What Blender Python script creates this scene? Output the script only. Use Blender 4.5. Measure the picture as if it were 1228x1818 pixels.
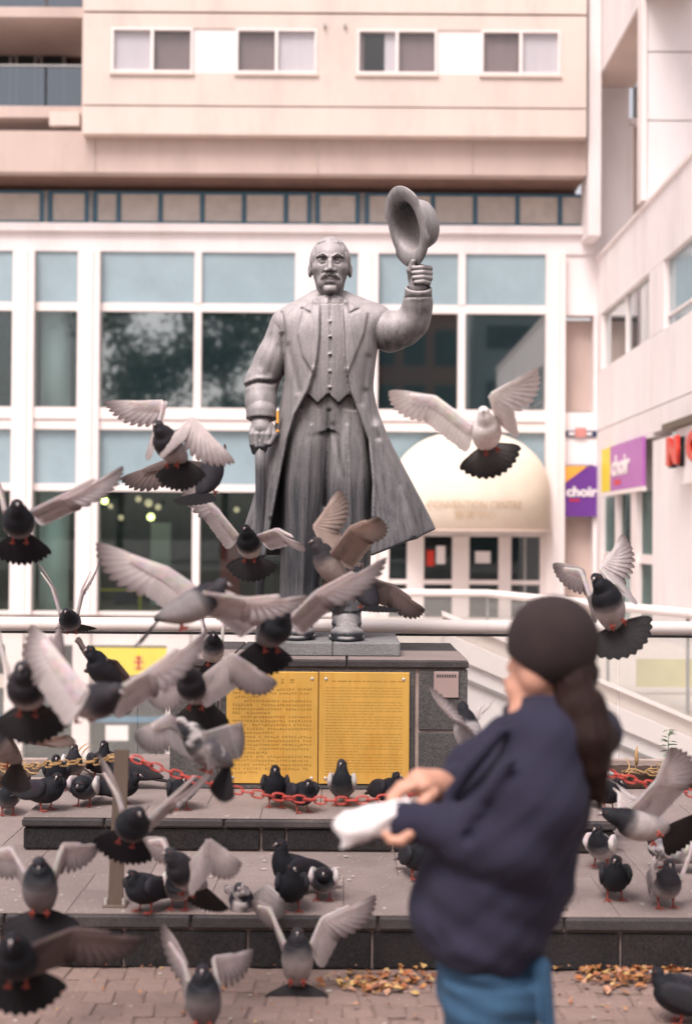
import bpy, bmesh, math, random
import numpy as np
from mathutils import Vector, Matrix, noise as mnoise

random.seed(11)
rng = np.random.default_rng(5)
for o in list(bpy.data.objects):
    bpy.data.objects.remove(o)
SC = bpy.context.scene
COL = SC.collection

# ------------------------------------------------------------------ camera
FPX = 50.0 / 36.0 * 1818.0          # focal length in photograph pixels
CAM = Vector((0.0, 0.0, 1.62))
TILT, ROLL = math.radians(0.93), math.radians(0.40)
_f = Vector((0, math.cos(TILT), math.sin(TILT)))
_u0 = Vector((0, -math.sin(TILT), math.cos(TILT)))
_r0 = Vector((1, 0, 0))
_r = _r0 * math.cos(ROLL) + _u0 * math.sin(ROLL)
_u = -_r0 * math.sin(ROLL) + _u0 * math.cos(ROLL)
cd = bpy.data.cameras.new('camera')
cam = bpy.data.objects.new('camera', cd)
COL.objects.link(cam)
cam.matrix_world = Matrix(((_r.x, _u.x, -_f.x, CAM.x), (_r.y, _u.y, -_f.y, CAM.y), (_r.z, _u.z, -_f.z, CAM.z), (0, 0, 0, 1)))
cd.sensor_fit = 'VERTICAL'
cd.sensor_height = 36.0
cd.lens = 50.0
cd.clip_start = 0.1
cd.clip_end = 600.0
cd.dof.use_dof = True
cd.dof.focus_distance = 7.7
cd.dof.aperture_fstop = 1.8
SC.camera = cam

# ------------------------------------------------------------------ sky, sun, exposure (overcast afternoon)
SUN_EL, SUN_AZ = math.radians(56), math.radians(205)    # azimuth measured clockwise from +Y: behind the camera, to the left
w = bpy.data.worlds.new('World')
SC.world = w
w.use_nodes = True
nt = w.node_tree
nt.nodes.clear()
sky = nt.nodes.new('ShaderNodeTexSky')
sky.sky_type = 'NISHITA'
sky.sun_disc = False
sky.sun_elevation = SUN_EL
sky.sun_rotation = SUN_AZ
sky.dust_density = 4.0
hs = nt.nodes.new('ShaderNodeHueSaturation')             # cloud cover takes the blue out of the sky
hs.inputs['Saturation'].default_value = 0.30
tint = nt.nodes.new('ShaderNodeMixRGB')
tint.blend_type = 'MULTIPLY'
tint.inputs[0].default_value = 1.0
tint.inputs[2].default_value = (1.0, 0.915, 0.90, 1)
bg = nt.nodes.new('ShaderNodeBackground')
bg.inputs['Strength'].default_value = 0.12
wo = nt.nodes.new('ShaderNodeOutputWorld')
nt.links.new(sky.outputs[0], hs.inputs['Color'])
nt.links.new(hs.outputs[0], tint.inputs[1])
nt.links.new(tint.outputs[0], bg.inputs['Color'])
nt.links.new(bg.outputs[0], wo.inputs['Surface'])
sl = bpy.data.lights.new('sun', 'SUN')
sl.energy = 1.5
sl.angle = math.radians(28)
sl.color = (1.0, 0.94, 0.91)
so = bpy.data.objects.new('sun', sl)
COL.objects.link(so)
_sd = Vector((math.sin(SUN_AZ) * math.cos(SUN_EL), math.cos(SUN_AZ) * math.cos(SUN_EL), math.sin(SUN_EL)))
so.rotation_euler = _sd.to_track_quat('Z', 'Y').to_euler()
so.location = (0, -6, 30)
SC.view_settings.view_transform = 'Standard'
SC.view_settings.look = 'None'
SC.view_settings.gamma = 1.0
SC.view_settings.exposure = 0.92
SC.render.engine = 'CYCLES'
SC.cycles.max_bounces = 8
SC.cycles.transparent_max_bounces = 12


def P(px, py, y):
    """photograph pixel + distance along +Y -> world point"""
    d = _r * ((px - 614.0) / FPX) - _u * ((py - 909.0) / FPX) + _f
    return CAM + d * ((y - CAM.y) / d.y)


def fx(px, y):
    return P(px, 950, y).x


def fz(py, y, px=614):
    return P(px, py, y).z


def px_of(p):
    v = Vector(p) - CAM
    zc = v.dot(_f)
    return 614 + v.dot(_r) / zc * FPX, 909 - v.dot(_u) / zc * FPX


# ------------------------------------------------------------------ materials
def _n(t, kind, **kw):
    n = t.nodes.new(kind)
    for k, v in kw.items():
        setattr(n, k, v)
    return n


def M(name, col, rough=0.6, var=0.12, scale=6.0, bump=0.15, bscale=60.0, rnd=0.0, metal=0.0, spec=0.4,
      stain=0.0, stain_col=(0.1, 0.08, 0.07), stain_scale=2.0, stretch=(1, 1, 1), vcol=False, speck=0.0, world=False):
    m = bpy.data.materials.new(name)
    m.use_nodes = True
    t = m.node_tree
    b = t.nodes['Principled BSDF']
    L = t.links.new
    b.inputs['Roughness'].default_value = rough
    b.inputs['Metallic'].default_value = metal
    b.inputs['Specular IOR Level'].default_value = spec
    tc = _n(t, 'ShaderNodeTexCoord')
    mp = _n(t, 'ShaderNodeMapping')
    mp.inputs['Scale'].default_value = stretch
    if world:
        ge = _n(t, 'ShaderNodeNewGeometry')
        L(ge.outputs['Position'], mp.inputs['Vector'])
    else:
        L(tc.outputs['Object'], mp.inputs['Vector'])
    nz = _n(t, 'ShaderNodeTexNoise')
    nz.inputs['Scale'].default_value = scale
    nz.inputs['Detail'].default_value = 8
    nz.inputs['Roughness'].default_value = 0.65
    L(mp.outputs[0], nz.inputs['Vector'])
    mr = _n(t, 'ShaderNodeMapRange')
    mr.inputs['From Min'].default_value = 0.25
    mr.inputs['From Max'].default_value = 0.75
    mr.inputs['To Min'].default_value = 1 - var
    mr.inputs['To Max'].default_value = 1 + var
    L(nz.outputs['Fac'], mr.inputs['Value'])
    mul = _n(t, 'ShaderNodeMixRGB', blend_type='MULTIPLY')
    mul.inputs[0].default_value = 1
    if vcol:
        at = _n(t, 'ShaderNodeVertexColor', layer_name='Col')
        L(at.outputs['Color'], mul.inputs[1])
    else:
        mul.inputs[1].default_value = (*col, 1)
    L(mr.outputs[0], mul.inputs[2])
    cur = mul.outputs[0]
    if rnd > 0:
        oi = _n(t, 'ShaderNodeObjectInfo')
        m2 = _n(t, 'ShaderNodeMapRange')
        m2.inputs['To Min'].default_value = 1 - rnd
        m2.inputs['To Max'].default_value = 1 + rnd
        L(oi.outputs['Random'], m2.inputs['Value'])
        x = _n(t, 'ShaderNodeMixRGB', blend_type='MULTIPLY')
        x.inputs[0].default_value = 1
        L(cur, x.inputs[1])
        L(m2.outputs[0], x.inputs[2])
        cur = x.outputs[0]
    if stain > 0:
        n2 = _n(t, 'ShaderNodeTexNoise')
        n2.inputs['Scale'].default_value = stain_scale
        n2.inputs['Detail'].default_value = 6
        n2.inputs['Roughness'].default_value = 0.7
        L(mp.outputs[0], n2.inputs['Vector'])
        r2 = _n(t, 'ShaderNodeMapRange')
        r2.inputs['From Min'].default_value = 0.5
        r2.inputs['From Max'].default_value = 0.72
        r2.inputs['To Max'].default_value = stain
        L(n2.outputs['Fac'], r2.inputs['Value'])
        x = _n(t, 'ShaderNodeMixRGB')
        L(r2.outputs[0], x.inputs[0])
        L(cur, x.inputs[1])
        x.inputs[2].default_value = (*stain_col, 1)
        cur = x.outputs[0]
    if speck > 0:
        n4 = _n(t, 'ShaderNodeTexNoise')
        n4.inputs['Scale'].default_value = 170
        n4.inputs['Detail'].default_value = 3
        L(mp.outputs[0], n4.inputs['Vector'])
        r4 = _n(t, 'ShaderNodeMapRange')
        r4.inputs['From Min'].default_value = 0.3
        r4.inputs['From Max'].default_value = 0.7
        r4.inputs['To Min'].default_value = 1 - speck
        r4.inputs['To Max'].default_value = 1 + speck
        L(n4.outputs['Fac'], r4.inputs['Value'])
        x = _n(t, 'ShaderNodeMixRGB', blend_type='MULTIPLY')
        x.inputs[0].default_value = 1
        L(cur, x.inputs[1])
        L(r4.outputs[0], x.inputs[2])
        cur = x.outputs[0]
    L(cur, b.inputs['Base Color'])
    if bump > 0:
        n3 = _n(t, 'ShaderNodeTexNoise')
        n3.inputs['Scale'].default_value = bscale
        n3.inputs['Detail'].default_value = 6
        L(mp.outputs[0], n3.inputs['Vector'])
        bp = _n(t, 'ShaderNodeBump')
        bp.inputs['Strength'].default_value = bump
        bp.inputs['Distance'].default_value = 0.02
        L(n3.outputs['Fac'], bp.inputs['Height'])
        L(bp.outputs[0], b.inputs['Normal'])
    return m


def glass_mat(name, tint_col, clear, gloss, body=(0.02, 0.05, 0.06), rough=0.02, ior=1.5):
    """pane: part clear, part mirror-like, rest tinted body colour"""
    m = bpy.data.materials.new(name)
    m.use_nodes = True
    t = m.node_tree
    t.nodes.clear()
    L = t.links.new
    out = _n(t, 'ShaderNodeOutputMaterial')
    tr = _n(t, 'ShaderNodeBsdfTransparent')
    tr.inputs[0].default_value = (*tint_col, 1)
    df = _n(t, 'ShaderNodeBsdfDiffuse')
    df.inputs[0].default_value = (*body, 1)
    gl = _n(t, 'ShaderNodeBsdfGlossy')
    gl.inputs[0].default_value = (0.9, 0.95, 0.96, 1)
    gl.inputs['Roughness'].default_value = rough
    m1 = _n(t, 'ShaderNodeMixShader')
    m1.inputs[0].default_value = clear
    L(df.outputs[0], m1.inputs[1])
    L(tr.outputs[0], m1.inputs[2])
    m2 = _n(t, 'ShaderNodeMixShader')
    fr = _n(t, 'ShaderNodeFresnel')
    fr.inputs[0].default_value = ior
    ad = _n(t, 'ShaderNodeMath', operation='ADD', use_clamp=True)
    ad.inputs[1].default_value = gloss
    ge = _n(t, 'ShaderNodeNewGeometry')
    iv = _n(t, 'ShaderNodeMath', operation='SUBTRACT')
    iv.inputs[0].default_value = 1.0
    L(ge.outputs['Backfacing'], iv.inputs[1])
    fm = _n(t, 'ShaderNodeMath', operation='MULTIPLY')
    L(fr.outputs[0], fm.inputs[0])
    L(iv.outputs[0], fm.inputs[1])
    L(fm.outputs[0], ad.inputs[0])
    L(ad.outputs[0], m2.inputs[0])
    L(m1.outputs[0], m2.inputs[1])
    L(gl.outputs[0], m2.inputs[2])
    L(m2.outputs[0], out.inputs['Surface'])
    return m


def emit_mat(name, col, s):
    m = bpy.data.materials.new(name)
    m.use_nodes = True
    b = m.node_tree.nodes['Principled BSDF']
    b.inputs['Base Color'].default_value = (*col, 1)
    b.inputs['Emission Color'].default_value = (*col, 1)
    b.inputs['Emission Strength'].default_value = s
    return m


# ------------------------------------------------------------------ mesh helpers
class MB:
    def __init__(s):
        s.v, s.f, s.c = [], [], []

    def add(s, verts, faces, cols=None):
        o = len(s.v)
        s.v += [tuple(x) for x in verts]
        s.f += [tuple(i + o for i in f) for f in faces]
        if cols is not None:
            s.c += [tuple(x) for x in cols]

    def box(s, x0, x1, y0, y1, z0, z1, bev=0.0, jit=0.0):
        if x0 > x1: x0, x1 = x1, x0
        if y0 > y1: y0, y1 = y1, y0
        if z0 > z1: z0, z1 = z1, z0
        b = min(bev, (x1 - x0) * .3, (y1 - y0) * .3, (z1 - z0) * .3)
        if b <= 0:
            v = [(x0, y0, z0), (x1, y0, z0), (x1, y1, z0), (x0, y1, z0), (x0, y0, z1), (x1, y0, z1), (x1, y1, z1), (x0, y1, z1)]
            f = [(0, 3, 2, 1), (4, 5, 6, 7), (0, 1, 5, 4), (1, 2, 6, 5), (2, 3, 7, 6), (3, 0, 4, 7)]
            s.add(v, f)
            return s
        v = []
        idx = {}
        for ix, (xa, xi) in enumerate(((x0, x0 + b), (x1, x1 - b))):
            for iy, (ya, yi) in enumerate(((y0, y0 + b), (y1, y1 - b))):
                for iz, (za, zi) in enumerate(((z0, z0 + b), (z1, z1 - b))):
                    j = [random.uniform(-jit, jit) for _ in range(3)] if jit else (0, 0, 0)
                    for ax, p in enumerate(((xa, yi, zi), (xi, ya, zi), (xi, yi, za))):
                        idx[(ix, iy, iz, ax)] = len(v)
                        v.append((p[0] + j[0], p[1] + j[1], p[2] + j[2]))
        I = lambda a, b_, c, ax: idx[(a, b_, c, ax)]
        f = []
        f.append([I(0, 0, 0, 0), I(0, 0, 1, 0), I(0, 1, 1, 0), I(0, 1, 0, 0)])
        f.append([I(1, 0, 0, 0), I(1, 1, 0, 0), I(1, 1, 1, 0), I(1, 0, 1, 0)])
        f.append([I(0, 0, 0, 1), I(1, 0, 0, 1), I(1, 0, 1, 1), I(0, 0, 1, 1)])
        f.append([I(0, 1, 0, 1), I(0, 1, 1, 1), I(1, 1, 1, 1), I(1, 1, 0, 1)])
        f.append([I(0, 0, 0, 2), I(0, 1, 0, 2), I(1, 1, 0, 2), I(1, 0, 0, 2)])
        f.append([I(0, 0, 1, 2), I(1, 0, 1, 2), I(1, 1, 1, 2), I(0, 1, 1, 2)])
        for a in (0, 1):
            for c in (0, 1):
                f.append([I(a, 0, c, 0), I(a, 1, c, 0), I(a, 1, c, 2), I(a, 0, c, 2)])
                f.append([I(a, c, 0, 0), I(a, c, 1, 0), I(a, c, 1, 1), I(a, c, 0, 1)])
                f.append([I(0, a, c, 1), I(1, a, c, 1), I(1, a, c, 2), I(0, a, c, 2)])
                for e in (0, 1):
                    f.append([I(a, c, e, 0), I(a, c, e, 1), I(a, c, e, 2)])
        s.add(v, f)
        return s

    def rings(s, rings, cap0=True, cap1=True, cols=None):
        n = len(rings[0])
        v = [p for r in rings for p in r]
        f = []
        for i in range(len(rings) - 1):
            for j in range(n):
                k = (j + 1) % n
                f.append((i * n + j, i * n + k, (i + 1) * n + k, (i + 1) * n + j))
        if cap0: f.append(tuple(reversed(range(n))))
        if cap1: f.append(tuple(range((len(rings) - 1) * n, len(rings) * n)))
        s.add(v, f, cols)
        return s

    def tube(s, pts, rad, n=8, cap=True, closed=False):
        pts = [Vector(p) for p in pts]
        if not hasattr(rad, '__len__'): rad = [rad] * len(pts)
        rings = []
        up = None
        for i, p in enumerate(pts):
            a = pts[i - 1] if (i > 0 or closed) else p
            b = pts[(i + 1) % len(pts)] if (i < len(pts) - 1 or closed) else p
            t = (b - a).normalized()
            if up is None:
                up = Vector((0, 0, 1)) if abs(t.z) < .9 else Vector((1, 0, 0))
            sx = t.cross(up).normalized()
            up = sx.cross(t).normalized()
            rings.append([p + (sx * math.cos(q) + up * math.sin(q)) * rad[i] for q in [2 * math.pi * j / n for j in range(n)]])
        if closed:
            rings.append(rings[0])
            s.rings(rings, False, False)
        else:
            s.rings(rings, cap, cap)
        return s

    def prism(s, poly, d):
        """poly: list of 3D points (planar), extruded by vector d"""
        n = len(poly)
        d = Vector(d)
        v = [Vector(p) for p in poly] + [Vector(p) + d for p in poly]
        f = [tuple(range(n)), tuple(reversed(range(n, 2 * n)))] + [(i, i + n, (i + 1) % n + n, (i + 1) % n) for i in range(n)]
        s.add(v, f)
        return s

    def build(s, name, mat, parent=None, smooth=False, recalc=True):
        me = bpy.data.meshes.new(name)
        me.from_pydata(s.v, [], s.f)
        if recalc:
            bm = bmesh.new()
            bm.from_mesh(me)
            bmesh.ops.recalc_face_normals(bm, faces=bm.faces)
            bm.to_mesh(me)
            bm.free()
        if s.c:
            ca = me.color_attributes.new('Col', 'FLOAT_COLOR', 'POINT')
            ca.data.foreach_set('color', np.array([(*c[:3], 1.0) for c in s.c], dtype=np.float32).ravel())
        return link(name, me, mat, parent, smooth)


def link(name, me, mat, parent=None, smooth=False):
    if mat is not None and len(me.materials) == 0:
        me.materials.append(mat)
    if smooth:
        me.polygons.foreach_set('use_smooth', [True] * len(me.polygons))
    o = bpy.data.objects.new(name, me)
    COL.objects.link(o)
    if parent is not None:
        o.parent = parent
    return o


def box(name, mat, parent, x0, x1, y0, y1, z0, z1, bev=0.0):
    return MB().box(x0, x1, y0, y1, z0, z1, bev).build(name, mat, parent)


def thing(name, label, cat, loc=(0, 0, 0), group=None):
    o = bpy.data.objects.new(name, None)
    COL.objects.link(o)
    o.location = loc
    o.empty_display_size = 0.1
    o['label'] = label
    o['category'] = cat
    if group: o['group'] = group
    return o


def tag(o, label, cat, group=None):
    o['label'] = label
    o['category'] = cat
    if group: o['group'] = group
    return o


def struct(o, kind='structure'):
    o['kind'] = kind
    return o


def text_obj(name, s, mat, parent, size, loc, rot, depth=0.01, align='CENTER', bold=0.0, width=None):
    cu = bpy.data.curves.new(name, 'FONT')
    cu.body = s
    cu.size = size
    cu.extrude = depth
    cu.offset = bold
    cu.align_x = align
    cu.align_y = 'CENTER'
    cu.resolution_u = 3
    o = bpy.data.objects.new(name, cu)
    COL.objects.link(o)
    bpy.context.view_layer.update()
    dg = bpy.context.evaluated_depsgraph_get()
    me = bpy.data.meshes.new_from_object(o.evaluated_get(dg))
    bpy.data.objects.remove(o)
    if width is not None and len(me.vertices):
        xs = [v.co.x for v in me.vertices]
        k = width / max(1e-6, max(xs) - min(xs))
        for v in me.vertices: v.co.x *= k
    me.materials.clear()
    ob = link(name, me, mat, parent)
    ob.location = loc
    ob.rotation_euler = rot
    return ob


# ------------------------------------------------------------------ implicit-surface modelling (smooth blends -> naive surface nets)
def smin(a, b, k):
    if k <= 0: return np.minimum(a, b)
    h = np.clip(k - np.abs(a - b), 0, None) / k
    return np.minimum(a, b) - h * h * k * 0.25


def smax(a, b, k):
    return -smin(-a, -b, k)


def sstep(a, b, x):
    t = np.clip((x - a) / (b - a), 0, 1)
    return t * t * (3 - 2 * t)


class Field:
    def __init__(s, lo, hi, res):
        s.lo = np.array(lo, float)
        s.res = res
        s.n = np.ceil((np.array(hi) - s.lo) / res).astype(int) + 1
        s.ax = [(s.lo[i] + np.arange(s.n[i]) * res).astype(np.float32) for i in range(3)]
        s.F = np.full(s.n, 1e3, np.float32)

    def sl(s, lo, hi):
        out = []
        for i in range(3):
            a = int(max(0, math.floor((lo[i] - s.lo[i]) / s.res)))
            b = int(min(s.n[i], math.ceil((hi[i] - s.lo[i]) / s.res) + 1))
            out.append(slice(a, max(a, b)))
        return tuple(out)

    def grid(s, q):
        return (s.ax[0][q[0]][:, None, None], s.ax[1][q[1]][None, :, None], s.ax[2][q[2]][None, None, :])

    def op(s, fn, lo, hi, k=0.0, mode='u'):
        pad = k + 3 * s.res
        q = s.sl([a - pad for a in lo], [b + pad for b in hi])
        if any(x.stop <= x.start for x in q): return
        X, Y, Z = s.grid(q)
        d = fn(X, Y, Z)
        if mode == 'u':
            s.F[q] = smin(s.F[q], d, k)
        elif mode == 's':
            s.F[q] = smax(s.F[q], -d, k)
        elif mode == 'd':                      # displacement: d is added
            s.F[q] = s.F[q] + d

    def cone(s, a, b, ra, rb, k=0.0, mode='u'):
        a = np.array(a, float); b = np.array(b, float)
        ba = b - a
        L2 = max(1e-9, float(ba @ ba))
        r = max(ra, rb)

        def fn(X, Y, Z):
            px, py, pz = X - a[0], Y - a[1], Z - a[2]
            t = np.clip((px * ba[0] + py * ba[1] + pz * ba[2]) / L2, 0, 1)
            return np.sqrt((px - t * ba[0]) ** 2 + (py - t * ba[1]) ** 2 + (pz - t * ba[2]) ** 2) - (ra + (rb - ra) * t)
        s.op(fn, np.minimum(a, b) - r, np.maximum(a, b) + r, k, mode)

    def path(s, pts, rad, k=0.0, mode='u'):
        for i in range(len(pts) - 1):
            s.cone(pts[i], pts[i + 1], rad[i], rad[i + 1], k, mode)

    def ell(s, c, r, k=0.0, mode='u', rot=None):
        c = np.array(c, float); r = np.array(r, float)
        R = np.eye(3) if rot is None else np.array(rot.to_3x3().transposed() if hasattr(rot, 'to_3x3') else rot)

        def fn(X, Y, Z):
            x, y, z = X - c[0], Y - c[1], Z - c[2]
            if rot is not None:
                x, y, z = (R[0][0] * x + R[0][1] * y + R[0][2] * z, R[1][0] * x + R[1][1] * y + R[1][2] * z, R[2][0] * x + R[2][1] * y + R[2][2] * z)
            k0 = np.sqrt((x / r[0]) ** 2 + (y / r[1]) ** 2 + (z / r[2]) ** 2)
            k1 = np.sqrt((x / r[0] ** 2) ** 2 + (y / r[1] ** 2) ** 2 + (z / r[2] ** 2) ** 2)
            return k0 * (k0 - 1) / np.maximum(k1, 1e-6)
        m = r if rot is None else np.array([r.max()] * 3)
        s.op(fn, c - m, c + m, k, mode)

    def loft(s, tab, k=0.0, mode='u', fold=None, power=2.0, cut=None):
        """tab rows: z, cx, hw, cy, hd  (z ascending)"""
        T = np.array(sorted(tab), float)
        z0, z1 = T[0, 0], T[-1, 0]
        zz = np.linspace(z0, z1, 241)                  # ease the profile so that no ring shows where rows meet
        sg = min(10.0, .055 * (z1 - z0)) / max(1e-6, (z1 - z0) / 240)
        kn = np.exp(-.5 * (np.arange(-40, 41) / max(sg, .3)) ** 2)
        kn /= kn.sum()
        T = np.column_stack([zz] + [np.convolve(np.pad(np.interp(zz, T[:, 0], T[:, i]), 40, mode='reflect', reflect_type='odd'), kn, 'valid') for i in range(1, 5)])
        T[:, [2, 4]] = np.maximum(T[:, [2, 4]], .5)
        lo = ((T[:, 1] - T[:, 2]).min(), (T[:, 3] - T[:, 4]).min(), z0)
        hi = ((T[:, 1] + T[:, 2]).max(), (T[:, 3] + T[:, 4]).max(), z1)

        def fn(X, Y, Z):
            z = Z.ravel()
            it = [np.interp(z, T[:, 0], T[:, i])[None, None, :].astype(np.float32) for i in range(1, 5)]
            x = X - it[0]; y = Y - it[2]
            if power == 2.0:
                q = np.sqrt((x / it[1]) ** 2 + (y / it[3]) ** 2)
            else:
                q = (np.abs(x / it[1]) ** power + np.abs(y / it[3]) ** power) ** (1 / power)
            d = (q - 1) * np.minimum(it[1], it[3])
            if fold is not None:
                d = d + fold(np.arctan2(y / it[3], x / it[1]), Z, x, y)
            d = np.maximum(d, np.maximum(z0 - Z, Z - z1))
            return d if cut is None else np.maximum(d, cut(X, Y, Z)).astype(np.float32)
        s.op(fn, lo, hi, k, mode)

    def mesh(s, name, xf=None, smooth_iter=1):
        F = s.F
        neg = F < 0
        n = s.n
        c = neg[:-1, :-1, :-1].astype(np.int8)
        tot = np.zeros(np.array(n) - 1, np.int8)
        for dx in (0, 1):
            for dy in (0, 1):
                for dz in (0, 1):
                    tot += neg[dx:n[0] - 1 + dx, dy:n[1] - 1 + dy, dz:n[2] - 1 + dz]
        act = (tot > 0) & (tot < 8)
        ci = np.argwhere(act)
        vid = np.full(act.shape, -1, np.int64)
        vid[act] = np.arange(len(ci))
        acc = np.zeros((len(ci), 3)); cnt = np.zeros(len(ci))
        corners = [(a, b, d) for a in (0, 1) for b in (0, 1) for d in (0, 1)]
        vals = {cr: F[ci[:, 0] + cr[0], ci[:, 1] + cr[1], ci[:, 2] + cr[2]] for cr in corners}
        for a in corners:
            for ax in range(3):
                if a[ax] == 0:
                    b = list(a); b[ax] = 1; b = tuple(b)
                    va, vb = vals[a], vals[b]
                    m = (va < 0) != (vb < 0)
                    t = np.where(m, va / np.where(m, va - vb, 1), 0)
                    p = np.array(a, float)[None, :].repeat(len(ci), 0)
                    p[:, ax] += t
                    acc[m] += p[m]; cnt[m] += 1
        V = (ci + acc / np.maximum(cnt, 1)[:, None]) * s.res + s.lo
        quads = []
        for ax in range(3):
            sh = [slice(None)] * 3; sh2 = [slice(None)] * 3
            sh[ax] = slice(0, -1); sh2[ax] = slice(1, None)
            A = neg[tuple(sh)]; B = neg[tuple(sh2)]
            e = np.argwhere(A != B)
            o1, o2 = [(1, 2), (2, 0), (0, 1)][ax]
            ok = (e[:, o1] > 0) & (e[:, o2] > 0) & (e[:, o1] < n[o1] - 1) & (e[:, o2] < n[o2] - 1)
            e = e[ok]
            fl = A[e[:, 0], e[:, 1], e[:, 2]]

            def at(d1, d2):
                q = e.copy(); q[:, o1] -= d1; q[:, o2] -= d2
                return vid[q[:, 0], q[:, 1], q[:, 2]]
            q = np.stack([at(1, 1), at(0, 1), at(0, 0), at(1, 0)], 1)
            q[~fl] = q[~fl][:, ::-1]
            quads.append(q)
        Q = np.concatenate(quads)
        for _ in range(smooth_iter):            # light laplacian relax
            S = np.zeros_like(V); C = np.zeros(len(V))
            for i in range(4):
                a, b = Q[:, i], Q[:, (i + 1) % 4]
                np.add.at(S, a, V[b]); np.add.at(C, a, 1)
                np.add.at(S, b, V[a]); np.add.at(C, b, 1)
            V = V * 0.5 + 0.5 * S / np.maximum(C, 1)[:, None]
        if xf is not None: V = xf(V)
        me = bpy.data.meshes.new(name)
        me.vertices.add(len(V)); me.loops.add(len(Q) * 4); me.polygons.add(len(Q))
        me.vertices.foreach_set('co', V.astype(np.float32).ravel())
        me.loops.foreach_set('vertex_index', Q.astype(np.int32).ravel())
        me.polygons.foreach_set('loop_start', np.arange(0, len(Q) * 4, 4, dtype=np.int32))
        me.polygons.foreach_set('use_smooth', np.ones(len(Q), dtype=bool))
        me.update(calc_edges=True)
        me.validate()
        return me


def join_meshes(name, meshes):
    bm = bmesh.new()
    for me in meshes:
        bm.from_mesh(me)
        bpy.data.meshes.remove(me)
    out = bpy.data.meshes.new(name)
    bm.to_mesh(out)
    bm.free()
    out.polygons.foreach_set('use_smooth', [True] * len(out.polygons))
    return out

# ------------------------------------------------------------------ material set
MT = {}
MT['render'] = M('cream_render', (0.65, 0.545, 0.49), .8, .06, 1.2, .05, 40, rnd=.03, stain=.42, stain_col=(.42, .34, .30), stain_scale=.8, stretch=(1, 1, .35))
MT['beam'] = M('pink_render', (0.54, 0.425, 0.38), .8, .08, 1.0, .05, 40, rnd=.02, stain=.35, stain_col=(.32, .24, .21), stain_scale=.9, stretch=(1, 1, .3))
MT['white'] = M('white_cladding', (0.78, 0.715, 0.71), .65, .05, 1.0, .04, 30, rnd=.035, stain=.36, stain_col=(.5, .44, .41), stain_scale=.7, stretch=(1, 1, .3))
MT['frame'] = M('white_window_frame', (0.78, 0.70, 0.68), .45, .03, 3, 0, rnd=.02)
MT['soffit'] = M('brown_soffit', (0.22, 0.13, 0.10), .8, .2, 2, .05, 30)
MT['bluefr'] = M('blue_window_frame', (0.085, 0.20, 0.29), .45, .08, 3, 0)
MT['clere'] = M('frosted_pane', (0.74, 0.67, 0.61), .35, .15, 2.5, .03, 20, rnd=.05)
MT['spandrel'] = M('blue_spandrel_glass', (0.28, 0.37, 0.41), .12, .16, .6, 0, rnd=.05, spec=.6)
MT['blind'] = M('drawn_blind', (0.24, 0.18, 0.18), .8, .15, 1.5, .05, 20, rnd=.12, stretch=(8, 8, .4))
MT['lightblind'] = M('pale_blind', (0.66, 0.62, 0.66), .8, .06, 1.5, .04, 20, rnd=.04, stretch=(8, 8, .4))
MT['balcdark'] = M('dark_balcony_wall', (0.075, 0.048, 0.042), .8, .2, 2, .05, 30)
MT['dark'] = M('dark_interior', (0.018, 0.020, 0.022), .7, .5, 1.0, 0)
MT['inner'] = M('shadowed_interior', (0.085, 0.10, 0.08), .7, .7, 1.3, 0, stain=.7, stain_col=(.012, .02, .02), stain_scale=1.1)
MT['doorglass'] = glass_mat('door_glass', (.75, .80, .80), .85, .02)
MT['wingshop'] = glass_mat('side_shop_glass', (.75, .85, .84), .82, .02, (.01, .02, .02), .02, 1.02)
MT['aptglass'] = glass_mat('apartment_glass', (.97, .97, .97), .94, .0, (.3, .3, .32))
MT['clearglass'] = glass_mat('clear_window_glass', (.88, .95, .95), .86, .03, (.05, .09, .10))
MT['winglass'] = glass_mat('window_glass', (.55, .66, .68), .42, .32, (.022, .045, .052), .03)
MT['lowglass'] = glass_mat('shop_glass', (.80, .90, .88), .84, .03, (.02, .03, .03))
MT['balglass'] = glass_mat('balcony_glass', (.50, .58, .66), .62, .06, (.06, .09, .13))
MT['railglass'] = glass_mat('balustrade_glass', (.97, .98, .97), .89, .01, (.68, .64, .63))
MT['canopy'] = M('cream_canvas', (0.78, 0.69, 0.575), .75, .05, 1.5, .1, 40, stain=.15, stain_col=(.62, .45, .30), stain_scale=.8)
MT['canopytxt'] = M('canopy_lettering', (0.44, 0.32, 0.21), .8, .1, 5, 0)
MT['purple'] = M('purple_sign', (0.13, 0.035, 0.24), .45, .08, 3, 0)
MT['lilac'] = M('lilac_sign', (0.42, 0.13, 0.42), .45, .08, 3, 0)
MT['orange'] = M('orange_sign', (0.80, 0.36, 0.06), .45, .08, 3, 0)
MT['yellow'] = M('yellow_sign', (0.78, 0.62, 0.02), .45, .06, 3, 0)
MT['red'] = M('red_sign', (0.62, 0.035, 0.02), .4, .08, 3, 0)
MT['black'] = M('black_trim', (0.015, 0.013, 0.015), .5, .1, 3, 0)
MT['navy'] = M('navy_sign', (0.02, 0.03, 0.09), .5, .1, 3, 0)
MT['signwhite'] = M('white_sign', (0.80, 0.74, 0.74), .5, .03, 3, 0)
MT['tube'] = M('white_painted_tube', (0.80, 0.72, 0.69), .32, .05, 3, .02, 40, stain=.3, stain_col=(.45, .34, .28), stain_scale=3)
MT['steel'] = M('grey_steel', (0.35, 0.34, 0.33), .4, .1, 5, 0, metal=.4)
MT['conc'] = M('pale_concrete', (0.55, 0.48, 0.44), .8, .08, 1.0, .06, 40, stain=.3, stain_col=(.38, .32, .29), stain_scale=.6)
MT['asphalt'] = M('court_paving', (0.30, 0.27, 0.25), .85, .1, 2, .1, 40)
MT['columninside'] = M('pale_column', (0.78, 0.86, 0.84), .6, .05, 1, 0)
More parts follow.
